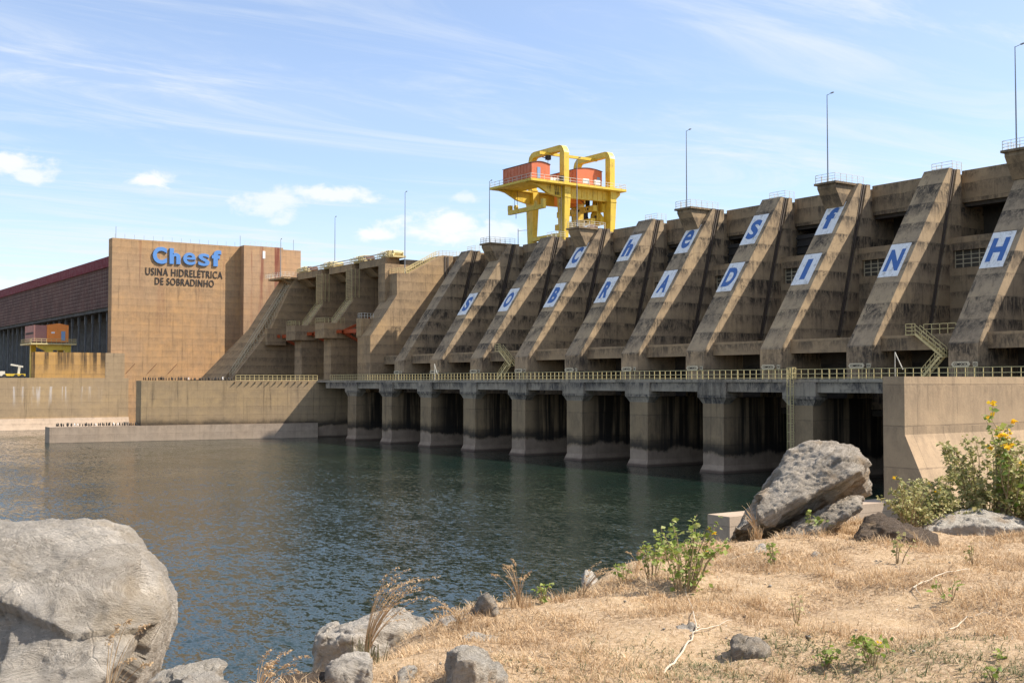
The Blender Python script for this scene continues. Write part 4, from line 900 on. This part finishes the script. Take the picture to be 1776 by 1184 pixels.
rock('rock', [PF(x, y, 7.35) for x, y in ((550, 1098), (575, 1082), (640, 1072), (700, 1058), (735, 1066), (757, 1082), (740, 1098), (690, 1112), (640, 1120))] + [PF(x, y, 7.0) for x, y in ((548, 1140), (555, 1150), (580, 1150), (612, 1100), (560, 1100), (620, 1140))] + [PF(x, y, 7.9) for x, y in ((590, 1090), (720, 1075))], R_GREY, 'flat topped pale rock with a shaded left face at the grassy edge', .018, .035, 3.5, .014)
rock('rock', [PF(x, y, 6.6) for x, y in ((572, 1150), (585, 1135), (640, 1124), (650, 1140), (600, 1165))] + [PF(x, y, 6.35) for x, y in ((575, 1165), (630, 1160), (645, 1150))] + [PF(620, 1150, 6.9)], R_GREY, 'small pale stone just below the flat topped rock', .014, .025, 5, .01)
rock('rock', [PF(x, y, 6.3) for x, y in ((498, 1168), (520, 1158), (580, 1150), (590, 1165), (560, 1185))] + [PF(x, y, 6.0) for x, y in ((500, 1190), (570, 1195))] + [PF(550, 1170, 6.6)], R_BROWN, 'dark stone at the bottom edge left of the grass', .014, .025, 5, .01)
rock('rock', [PF(x, y, 6.2) for x, y in ((262, 1178), (300, 1160), (350, 1148), (388, 1146), (400, 1165), (408, 1195))] + [PF(x, y, 5.8) for x, y in ((260, 1215), (330, 1175), (400, 1215))] + [PF(350, 1170, 6.6), PF(330, 1240, 6.2)], R_WHITE, 'white topped rock at the bottom edge beside the huge boulder', .016, .03, 4, .012)
rock('rock', [PF(x, y, 6.15) for x, y in ((775, 1124), (800, 1116), (825, 1117), (845, 1132), (875, 1160), (858, 1172), (840, 1172))] + [PF(x, y, 5.95) for x, y in ((778, 1180), (800, 1195), (830, 1195), (790, 1135), (825, 1138))] + [PF(820, 1160, 6.5)], R_WHITE, 'pale speckled stone in the dry grass at bottom centre', .014, .02, 5, .012)
rock('rock', [PF(x, y, 6.35) for x, y in ((683, 1166), (705, 1148), (725, 1150), (722, 1170))] + [PF(x, y, 6.2) for x, y in ((690, 1178), (715, 1180))] + [PF(705, 1165, 6.5)], R_WHITE, 'small pale stone left of the speckled stone', .012, .015, 6, .008)
rock('rock', [PF(x, y, 7.3) for x, y in ((802, 1092), (830, 1090), (868, 1096), (865, 1104), (810, 1106))] + [PF(x, y, 7.15) for x, y in ((805, 1108), (862, 1106))], R_WHITE, 'flat white stone sunk in the grass above the speckled stone', .012, .012, 6, .008)
rock('rock', [PF(x, y, 8.3) for x, y in ((820, 1060), (830, 1030), (842, 1022), (855, 1030), (866, 1050), (870, 1062))] + [PF(x, y, 8.1) for x, y in ((826, 1065), (845, 1035), (862, 1065))] + [PF(845, 1045, 8.6)], R_SCHIST, 'pointed grey stone standing on the bank edge', .014, .02, 6, .01)
rock('rock', [PF(x, y, 9.5) for x, y in ((1008, 1000), (1014, 985), (1025, 988), (1036, 1000), (1030, 1008))] + [PF(x, y, 9.3) for x, y in ((1010, 1010), (1030, 1010))], R_WHITE, 'little white stone on the bank edge by a grass tuft', .014, .015, 7, .008)
rock('rock', [PF(x, y, 6.95) for x, y in ((1264, 1110), (1275, 1095), (1292, 1090), (1308, 1100), (1325, 1120), (1318, 1128))] + [PF(x, y, 6.8) for x, y in ((1268, 1120), (1290, 1122), (1320, 1128))] + [PF(1295, 1108, 7.2)], R_SCHIST, 'grey stone lying in the grass right of the dead branch', .012, .015, 6, .01)
rock('rock', [PF(x, y, 8.0) for x, y in ((1165, 1080), (1180, 1072), (1200, 1076), (1202, 1084))] + [PF(x, y, 7.9) for x, y in ((1168, 1088), (1198, 1088))], R_GREY, 'thin grey stone almost hidden in the grass above the dead branch', .012, .01, 7, .008)
rock('rock', [PF(x, y, 11.3) for x, y in ((1308, 945), (1320, 938), (1332, 946), (1330, 954))] + [PF(x, y, 11.1) for x, y in ((1310, 956), (1328, 956))], R_GREY, 'small grey stone at the left foot of the tilted boulder', .014, .01, 7, .008)
rock('rock', [PF(x, y, 10.6) for x, y in ((1404, 957), (1412, 952), (1422, 958))] + [PF(x, y, 10.5) for x, y in ((1406, 964), (1420, 964))] + [PF(1412, 960, 10.75)], R_WHITE, 'tiny white pebble in the grass below the tilted boulder', .012, .006, 8, .004)
rock('rock', [PF(x, y, 8.9) for x, y in ((760, 1068), (800, 1058), (822, 1056), (824, 1066), (780, 1074))] + [PF(x, y, 8.7) for x, y in ((770, 1080), (820, 1074))] + [PF(795, 1066, 9.2)], R_GREY, 'low grey stone between the flat topped rock and the pointed stone', .016, .015, 6, .008)

# ------------------------------------------------------------------ dry grass
def mesh_np(name, V, Fq, mat, parent=None, loc=None):
    me = bpy.data.meshes.new(name); V = np.asarray(V, np.float32); nf, k = Fq.shape
    me.vertices.add(len(V)); me.vertices.foreach_set('co', V.ravel()); me.loops.add(nf * k); me.loops.foreach_set('vertex_index', Fq.ravel().astype(np.int32))
    me.polygons.add(nf); me.polygons.foreach_set('loop_start', (np.arange(nf) * k).astype(np.int32)); me.polygons.foreach_set('loop_total', np.full(nf, k, np.int32))
    me.update(calc_edges=True); me.validate(); me.materials.append(mat)
    o = bpy.data.objects.new(name, me); COL.objects.link(o)
    if parent: o.parent = parent
    return o
def leafy_mat(name, cols, rough=0.7, trans=0.25):
    m, t = begin(name); rnd = t.new('ShaderNodeNewGeometry').outputs['Random Per Island']
    rp = t.new('ShaderNodeValToRGB'); t.l.new(rnd, rp.inputs[0]); rp.color_ramp.interpolation = 'LINEAR'
    e = rp.color_ramp.elements
    while len(e) < len(cols): e.new(0.5)
    for i, c in enumerate(cols): e[i].position = i / (len(cols) - 1); e[i].color = (*c, 1)
    cc = rp.outputs[0]
    if name == 'dry_straw':                  # browner, older straw in patches
        pp = t.pos(); cc = t.mix(t.ramp(t.noise(pp, 1.5, 5, 0.7, 0.5), 0.46, 0.64, 0, 0.55), cc, (0.30, 0.19, 0.10)); cc = t.mix(t.ramp(t.noise(pp, 3.7, 4, 0.7), 0.54, 0.68, 0, 0.4), cc, (0.74, 0.60, 0.42))
    material(name, cc, rough, nt=t, m=m, spec=0.2)
    tr = t.new('ShaderNodeBsdfTranslucent'); t.l.new(cc, tr.inputs[0]); mx = t.new('ShaderNodeMixShader'); mx.inputs[0].default_value = trans
    t.l.new(t.n['Principled BSDF'].outputs[0], mx.inputs[1]); t.l.new(tr.outputs[0], mx.inputs[2]); t.l.new(mx.outputs[0], t.n['Material Output'].inputs[0])
    return m
M_STRAW = leafy_mat('dry_straw', [(0.40, 0.25, 0.125), (0.66, 0.48, 0.285), (0.54, 0.37, 0.20), (0.74, 0.58, 0.38), (0.48, 0.31, 0.16), (0.62, 0.45, 0.265)])
M_GGRASS = leafy_mat('dull_green_grass', [(0.12, 0.13, 0.06), (0.19, 0.19, 0.09), (0.28, 0.24, 0.125), (0.15, 0.155, 0.07)])
M_LEAF = leafy_mat('leaf_green', [(0.13, 0.20, 0.035), (0.26, 0.32, 0.06), (0.38, 0.41, 0.11), (0.17, 0.25, 0.05), (0.45, 0.44, 0.18)], 0.55, 0.35)
M_LEAFD = leafy_mat('leaf_olive', [(0.17, 0.19, 0.055), (0.38, 0.37, 0.14), (0.52, 0.47, 0.23), (0.14, 0.16, 0.04), (0.46, 0.41, 0.16), (0.54, 0.45, 0.23)], 0.6, 0.3)
M_PETAL = leafy_mat('yellow_petal', [(0.80, 0.56, 0.02), (0.85, 0.50, 0.02), (0.88, 0.66, 0.06)], 0.6, 0.3)
M_STEM = paint('dry_stem', (0.30, 0.22, 0.12), .8, .3); M_TWIG = paint('bleached_wood', (0.50, 0.42, 0.31), .8, .2); M_SEED = leafy_mat('seed_plume', [(0.42, .28, .15), (.60, .44, .27), (.50, .36, .2)], .8, .4)
def blades(R, F, Lm, tilt, w, z0=None):
    n = len(R); z = bank_z(R, F) if z0 is None else z0
    base = np.stack([R * CY + F * SY, -R * SY + F * CY, z - .01], 1); az = rng.uniform(0, 2 * np.pi, n)
    L = Lm * rng.uniform(.5, 1.4, n); th = np.clip(rng.normal(tilt, .35, n), .05, 1.5); d = np.stack([np.cos(az), np.sin(az)], 1)
    mid = base + np.concatenate([d * (np.sin(th * .7) * L * .5)[:, None], (np.cos(th * .7) * L * .5)[:, None]], 1)
    tip = mid + np.concatenate([d * (np.sin(np.minimum(th * 1.35, 1.75)) * L * .5)[:, None], (np.cos(np.minimum(th * 1.35, 1.75)) * L * .5)[:, None]], 1)
    s = np.stack([-np.sin(az + rng.normal(0, .6, n)), np.cos(az), np.zeros(n)], 1) * (w * rng.uniform(.6, 1.3, n))[:, None]
    V = np.stack([base - s, base + s, mid + s * .8, mid - s * .8, tip], 1).reshape(-1, 3); b = np.arange(n)[:, None] * 5
    return V, np.concatenate([b + np.array([[0, 1, 2, 3]]), b + np.array([[3, 2, 4, 4]])], 0)
def blade_obj(name, R, F, Lm, tilt, w, mat):
    V, Q = blades(R, F, Lm, tilt, w); n = len(R); me = bpy.data.meshes.new(name)
    f = [tuple(q) for q in Q[:n].tolist()] + [tuple(q[:3]) for q in Q[n:].tolist()]
    me.from_pydata(V.tolist(), [], f); me.materials.append(mat); o = bpy.data.objects.new(name, me); COL.objects.link(o); return o
def scatter(n, dmax=.55):
    F = 4.6 + (rng.random(n) ** 1.15) * 11.5; R = rng.uniform(-3.2, 9.0, n)
    k = (edge_dist(R, F) < dmax * rng.random(n) ** .6) & (R < F * .52 + .8); return R[k], F[k]
def green_field(R, F): return np.sin(R * 1.5 + .6 * np.sin(F * 2.1) + .4) + np.sin(F * 2.3 - R * .9) * .7 + .5 * np.sin(R * 5.1 + F * 3.3)
R, F = scatter(420000)
hp = np.sin(R * 3.1 + F * 1.9) + np.sin(F * 4.3 - R * 2.2) + .6 * np.sin(R * 9 + F * 7)
k = rng.random(len(R)) < np.clip(.62 + .30 * hp, .10, 1); R, F, hp = R[k], F[k], hp[k]
gz = np.exp(-((R - 2.45) / 1.25) ** 2 - ((F - 6.5) / .8) ** 2) * 2.2 + np.exp(-((R - 1.5) / .7) ** 2 - ((F - 7.1) / .35) ** 2) * .5 + .22 * green_field(R, F) * (F < 8.5)
gr = rng.random(len(R)) < np.clip(gz - .2, 0, .92)
tag(blade_obj('dry_grass', R[~gr], F[~gr], .075 + .028 * np.clip(hp[~gr], -1, 1), 1.2, .0015 + .00014 * F[~gr], M_STRAW), 'matted dry straw coloured grass covering the bank', 'grass', None, 'stuff')
tag(blade_obj('green_grass', R[gr], F[gr], .06, 1.2, .0022 + .00016 * F[gr], M_GGRASS), 'dull green grass patches among the dry grass at lower right', 'grass', None, 'stuff')
# taller uneven clumps
cR, cF = scatter(420, .3); m_ = 70; CR = np.repeat(cR, m_) + rng.normal(0, .055, len(cR) * m_); CF = np.repeat(cF, m_) + rng.normal(0, .055, len(cR) * m_)
tag(blade_obj('grass_clumps', CR, CF, .12 * np.repeat(rng.uniform(.5, 1.25, len(cR)), m_), .85, .0015 + .00014 * CF, M_STRAW), 'taller uneven clumps of dry straw coloured grass on the bank', 'grass', None, 'stuff')
gR, gF = scatter(700, .4); gv = []; gf = []
for a, b in zip(gR, gF):
    s_ = abs(rng.normal(0, .008)) + .004; o_ = len(gv); ctr = np.array(W(a, b, float(bank_z(a, b)) + s_ * .4))
    for dx, dy, dz in ((1, 0, 0), (0, 1, 0), (-1, 0, 0), (0, -1, 0), (0, 0, 1), (0, 0, -1)): gv.append(ctr + np.array((dx, dy, dz * .7)) * s_ * rng.uniform(.6, 1.4))
    for i_ in range(4): gf += [(o_ + i_, o_ + (i_ + 1) % 4, o_ + 4), (o_ + (i_ + 1) % 4, o_ + i_, o_ + 5)]
tag(mesh_np('gravel', np.array(gv), np.array(gf), R_WHITE), 'small grey gravel stones scattered in the dry grass', 'gravel', None, 'stuff')
# litter of broken straw and specks
n = 9000; R, F = scatter(n, .2)
V, Q = blades(R, F, .05, 1.45, .004); tag(mesh_np('straw_litter', V, Q[:len(R)], M_TWIG), 'pale broken straw bits strewn over the dry grass', 'straw', None, 'stuff')

def leaf_cloud(C, size, droop=.4):
    n = len(C); az = rng.uniform(0, 2 * np.pi, n); el = rng.uniform(-.7, .6, n) - droop * .3; s = size * rng.uniform(.4, 1.35, n)
    d = np.stack([np.cos(az) * np.cos(el), np.sin(az) * np.cos(el), np.sin(el)], 1); u = rng.normal(0, 1, (n, 3)) + np.array([0, 0, 1.2])
    sd = np.cross(d, u); sd /= np.linalg.norm(sd, axis=1)[:, None] + 1e-9; nn = np.cross(sd, d)
    s = s[:, None]; a = C; b = C + d * s * .45 + sd * s * .36 + nn * s * .10; c = C + d * s * .45 - sd * s * .36 + nn * s * .10; m_ = C + d * s * .5; t_ = C + d * s - nn * s * .08
    V = np.stack([a, b, m_, c, t_], 1).reshape(-1, 3); i = np.arange(n)[:, None] * 5
    return V, np.concatenate([i + np.array([[0, 1, 4, 2]]), i + np.array([[0, 2, 4, 3]])], 0)
def plant(name, base, stems, height, spread, nl, leaf, label, cat='plant', mat=None, flowers=0, fl=.05, lean=(0, 0), group=None, top_only=.15, splay=1.0, fr=.02):
    global rng; rng = np.random.default_rng(sum(map(ord, label)))
    base = Vector(base); th = thing(name, tuple(base), label, cat, group); st = MB(); C = []; tips = []
    for i in range(stems):
        a = rng.uniform(0, 2 * math.pi); q = rng.uniform(.15, 1) ** .7; h = height * rng.uniform(.55, 1.0) * (1 - .25 * q * splay)
        b = Vector((math.cos(a) * q * spread * .25, math.sin(a) * q * spread * .25, 0)); e = Vector((math.cos(a) * q * spread + lean[0], math.sin(a) * q * spread + lean[1], h))
        pts = [b + (e - b) * s + Vector((0, 0, h * .18 * math.sin(math.pi * s))) + Vector(rng.normal(0, .012 * height, 3)) for s in np.linspace(0, 1, 6)]
        pts = [base + p for p in pts]; r0 = .004 + .004 * height
        st.tube(pts, [r0, r0 * .85, r0 * .7, r0 * .55, r0 * .4, r0 * .25], 5); tips.append(pts[-1])
        for _ in range(nl):
            s = top_only + (1 - top_only) * rng.random() ** .8; j = min(4, int(s * 5)); p = pts[j].lerp(pts[j + 1], s * 5 - j)
            C.append(np.array(p) + rng.normal(0, leaf * .55 * (1.5 - s), 3))
    st.build('stem', M_STEM, th)
    V, Q = leaf_cloud(np.array(C), leaf); o = mesh_np('foliage', V - np.array(base), Q, mat or M_LEAF, th)
    for i in range(flowers):
        c = tips[i % len(tips)] + Vector(rng.normal(0, fr, 3)); fv = []
        Cc = np.repeat(np.array(c)[None], 9, 0) + rng.normal(0, fl * .12, (9, 3)); V, Q = leaf_cloud(Cc, fl * .8, -1.0)
        mesh_np('flower', V - np.array(base), Q, M_PETAL, th)
    return th
def G(px, py, dz=0.0):                        # point of the bank surface seen at that place
    d = pix_dir(px, py)
    for k in range(3000):
        p = Vector((0, 0, EYE)) + d * (4.5 + k * .005); R = p.x * CY - p.y * SY; F = p.x * SY + p.y * CY
        if p.z <= float(bank_z(R, F)): break
    return Vector((p.x, p.y, p.z + dz))
def B(px, F, dz=0.0):
    a = (px - 888) / 2000 * F; return Vector(W(a, F, float(bank_z(a, F)) + dz))
plant('flowering_bush', B(1712, 13.3), 44, 1.3, .75, 80, .058, 'big bush with yellow flowers on tall stems at the right edge', 'bush', M_LEAFD, 0)
plant('flowering_bush', B(1745, 13.0), 9, 1.7, .30, 34, .075, 'tall stemmed bush topped by yellow flower heads at the right edge', 'bush', M_LEAF, 15, .075, fr=.04)
plant('bush', B(1630, 13.2), 42, .95, .62, 80, .048, 'pale olive bush left of the yellow flowers, in front of the quay wall', 'bush', M_LEAFD, 3, .05)
plant('bush', B(1790, 12.9), 34, .80, .6, 95, .052, 'low olive bush cut by the right edge below the yellow flowers', 'bush', M_LEAFD)
plant('bush', B(1598, 12.8), 26, .58, .55, 60, .045, 'low pale yellow green bush spilling towards the dark slate rock', 'bush', M_LEAFD)
plant('bush', B(1572, 12.6), 14, .62, .40, 30, .045, 'thin straggly bush at the left end of the bushes, before the shaded wall end', 'bush', M_LEAFD)
plant('flowering_weed', G(1190, 1022), 22, .66, .34, 26, .046, 'leafy weed with yellow flowers on the bank edge left of the concrete block', 'plant', M_LEAF, 3, .035, lean=(.06, .0), top_only=.05)
plant('weed', G(1130, 1004), 8, .36, .16, 12, .05, 'short weed with a pale leaf cluster at the left side of the leafy weed', 'plant', M_LEAF)
plant('weed', G(1345, 980), 6, .22, .13, 9, .045, 'small green weed in the grass below the tilted boulder', 'plant')
plant('weed', G(1413, 925), 8, .26, .18, 11, .05, 'light green weed at the foot of the tilted boulder', 'plant')
plant('weed', G(1558, 978), 5, .36, .12, 9, .04, 'slender weed below the dark slate rock', 'plant', M_LEAFD, lean=(.06, -.04))
plant('weed', G(1645, 1042), 4, .24, .12, 6, .05, 'sparse weed with few leaves right of the bleached stick', 'plant')
plant('weed', G(1512, 1152), 9, .22, .13, 12, .045, 'bushy small weed with orange blooms in the dull green patch', 'plant', M_LEAF, 2, .025)
plant('weed', G(1428, 1155), 6, .18, .12, 9, .035, 'small weed left of the bushy one in the dull green patch', 'plant')
plant('weed', G(1726, 1182), 4, .12, .06, 8, .035, 'tiny pale weed at the bottom right corner', 'plant')
plant('weed', G(1730, 1142), 3, .08, .05, 7, .03, 'tiny green sprout above the bottom right corner', 'plant')
plant('weed', G(1080, 1012), 5, .22, .10, 9, .04, 'small yellow green weed near the crest of the bank, left of the leafy weed', 'plant')
plant('weed', G(940, 1046), 5, .20, .10, 9, .04, 'small yellow green weed beside the pink grass plumes', 'plant')
plant('weed', G(1690, 980), 4, .26, .12, 8, .035, 'yellowing weed in the grass at right', 'plant', M_LEAFD)
plant('weed', G(1380, 1085), 4, .26, .14, 5, .03, 'thin nearly leafless weed right of the grey stone', 'plant', M_LEAFD)
def tuft(base, n, h, spread, label, plume=.10, lean=(.12, 0), mat=None):
    global rng; rng = np.random.default_rng(sum(map(ord, label)))
    base = Vector(base); th = thing('grass_tuft', tuple(base), label, 'grass', 'tall grass tufts on the bank edge'); st = MB(); C = []
    for i in range(n):
        a = rng.uniform(0, 6.28); q = rng.random(); e = Vector((math.cos(a) * spread * q + lean[0] * rng.uniform(.5, 1.4), math.sin(a) * spread * q + lean[1], h * rng.uniform(.55, 1)))
        pts = [base + Vector((e.x * s ** 1.6, e.y * s ** 1.6, e.z * (s - .18 * s ** 3) * 1.2)) for s in np.linspace(0, 1, 7)]
        st.tube(pts, [.0028, .0026, .0024, .0022, .002, .0016, .001], 4)
        if i < n * .65 and plume:
            d = (pts[-1] - pts[-2]).normalized(); d = (d + Vector((lean[0], lean[1], -.25))).normalized()
            for s in np.linspace(0, 1, 44): C.append(np.array(pts[-1] + d * (plume * (s - .4)) + Vector((0, 0, -.10 * plume * s * s))) + rng.normal(0, .006 * (1.2 - s), 3))
    st.build('stalk', M_STRAW, th)
    if C: V, Q = leaf_cloud(np.array(C), .013); mesh_np('plume', V - np.array(base), Q, M_SEED, th)
    V, Q = blades(np.full(60, 0.) + rng.normal(0, spread * .3, 60), rng.normal(0, spread * .3, 60), h * .6, .5, .003, np.zeros(60))
    n6 = 60; me = mesh_np('basal_leaf', V, Q[:n6], M_STRAW if not mat else mat, th)
Rv = Vector((CY, -SY, 0))
tuft(B(632, 7.1), 30, .60, .15, 'big tuft of tall grass with feathery plumes over the flat topped rock', .17, (Rv.x * .20, Rv.y * .20), M_GGRASS)
tuft(B(1010, 9.3), 12, .30, .12, 'tuft with drooping plumes on the bank edge by the little white stone', .13, (Rv.x * .1, Rv.y * .1))
tuft(B(900, 8.5), 14, .34, .22, 'loose tuft of thin pinkish plumes right of the pointed stone', .06, (-Rv.x * .1, -Rv.y * .1))
tuft(B(800, 8.1), 12, .20, .18, 'low wispy tuft left of the pointed stone', .05, (-Rv.x * .08, -Rv.y * .08))
tuft(B(1105, 10.2), 10, .24, .14, 'low dry tuft on the bank edge left of the leafy weed', .06, (Rv.x * .05, Rv.y * .05))
tuft(B(450, 5.9), 14, .26, .16, 'thin dry tuft at the bottom edge between the white topped rock and the dark stone', .08, (Rv.x * .1, Rv.y * .1))
tuft(B(1310, 11.5, .05), 22, .36, .10, 'bent bundle of dry grass at the left foot of the tilted boulder', .0, (Rv.x * -.1, Rv.y * -.1))
tuft(B(190, 5.3, .0), 8, .55, .12, 'few long dry stalks in front of the huge boulder', .06, (Rv.x * .12, Rv.y * .12))
def stick(pxs, r, label, sides=()):
    c0 = [G(x, y, .02) for x, y in pxs]; pts = []
    for a, b in zip(c0, c0[1:]): pts += [a.lerp(b, k / 4) + Vector(rng.normal(0, .006, 3)) for k in range(4)]
    pts.append(c0[-1]); n = len(pts); th = thing('dead_branch', tuple(pts[0]), label, 'branch')
    MB().tube(pts, [r * (1 - .55 * i / (n - 1)) for i in range(n)], 6).build('main_branch', M_TWIG, th)
    for s in sides: q0 = [G(x, y, .03) for x, y in s]; q = [a.lerp(b, k / 3) + Vector(rng.normal(0, .005, 3)) for a, b in zip(q0, q0[1:]) for k in range(3)] + [q0[-1]]; MB().tube(q, [r * .6 * (1 - .6 * i / (len(q) - 1)) for i in range(len(q))], 5).build('twig', M_TWIG, th)
stick([(1148, 1172), (1175, 1148), (1195, 1118), (1207, 1098), (1212, 1088)], .0075, 'bleached forked dead branch lying in the grass at bottom centre', [[(1207, 1100), (1235, 1093), (1270, 1082)], [(1207, 1096), (1203, 1070), (1190, 1038), (1184, 1010)]])
stick([(1582, 1024), (1620, 1004), (1650, 996), (1682, 990)], .006, 'bleached straight stick lying in the grass at right', [[(1588, 1024), (1598, 1042)]])
stick([(1648, 1095), (1670, 1078), (1700, 1068), (1720, 1062)], .005, 'thin bleached twig in the grass at lower right')
stick([(1270, 972), (1300, 962), (1330, 950)], .005, 'thin pale twig in the grass below the concrete block')
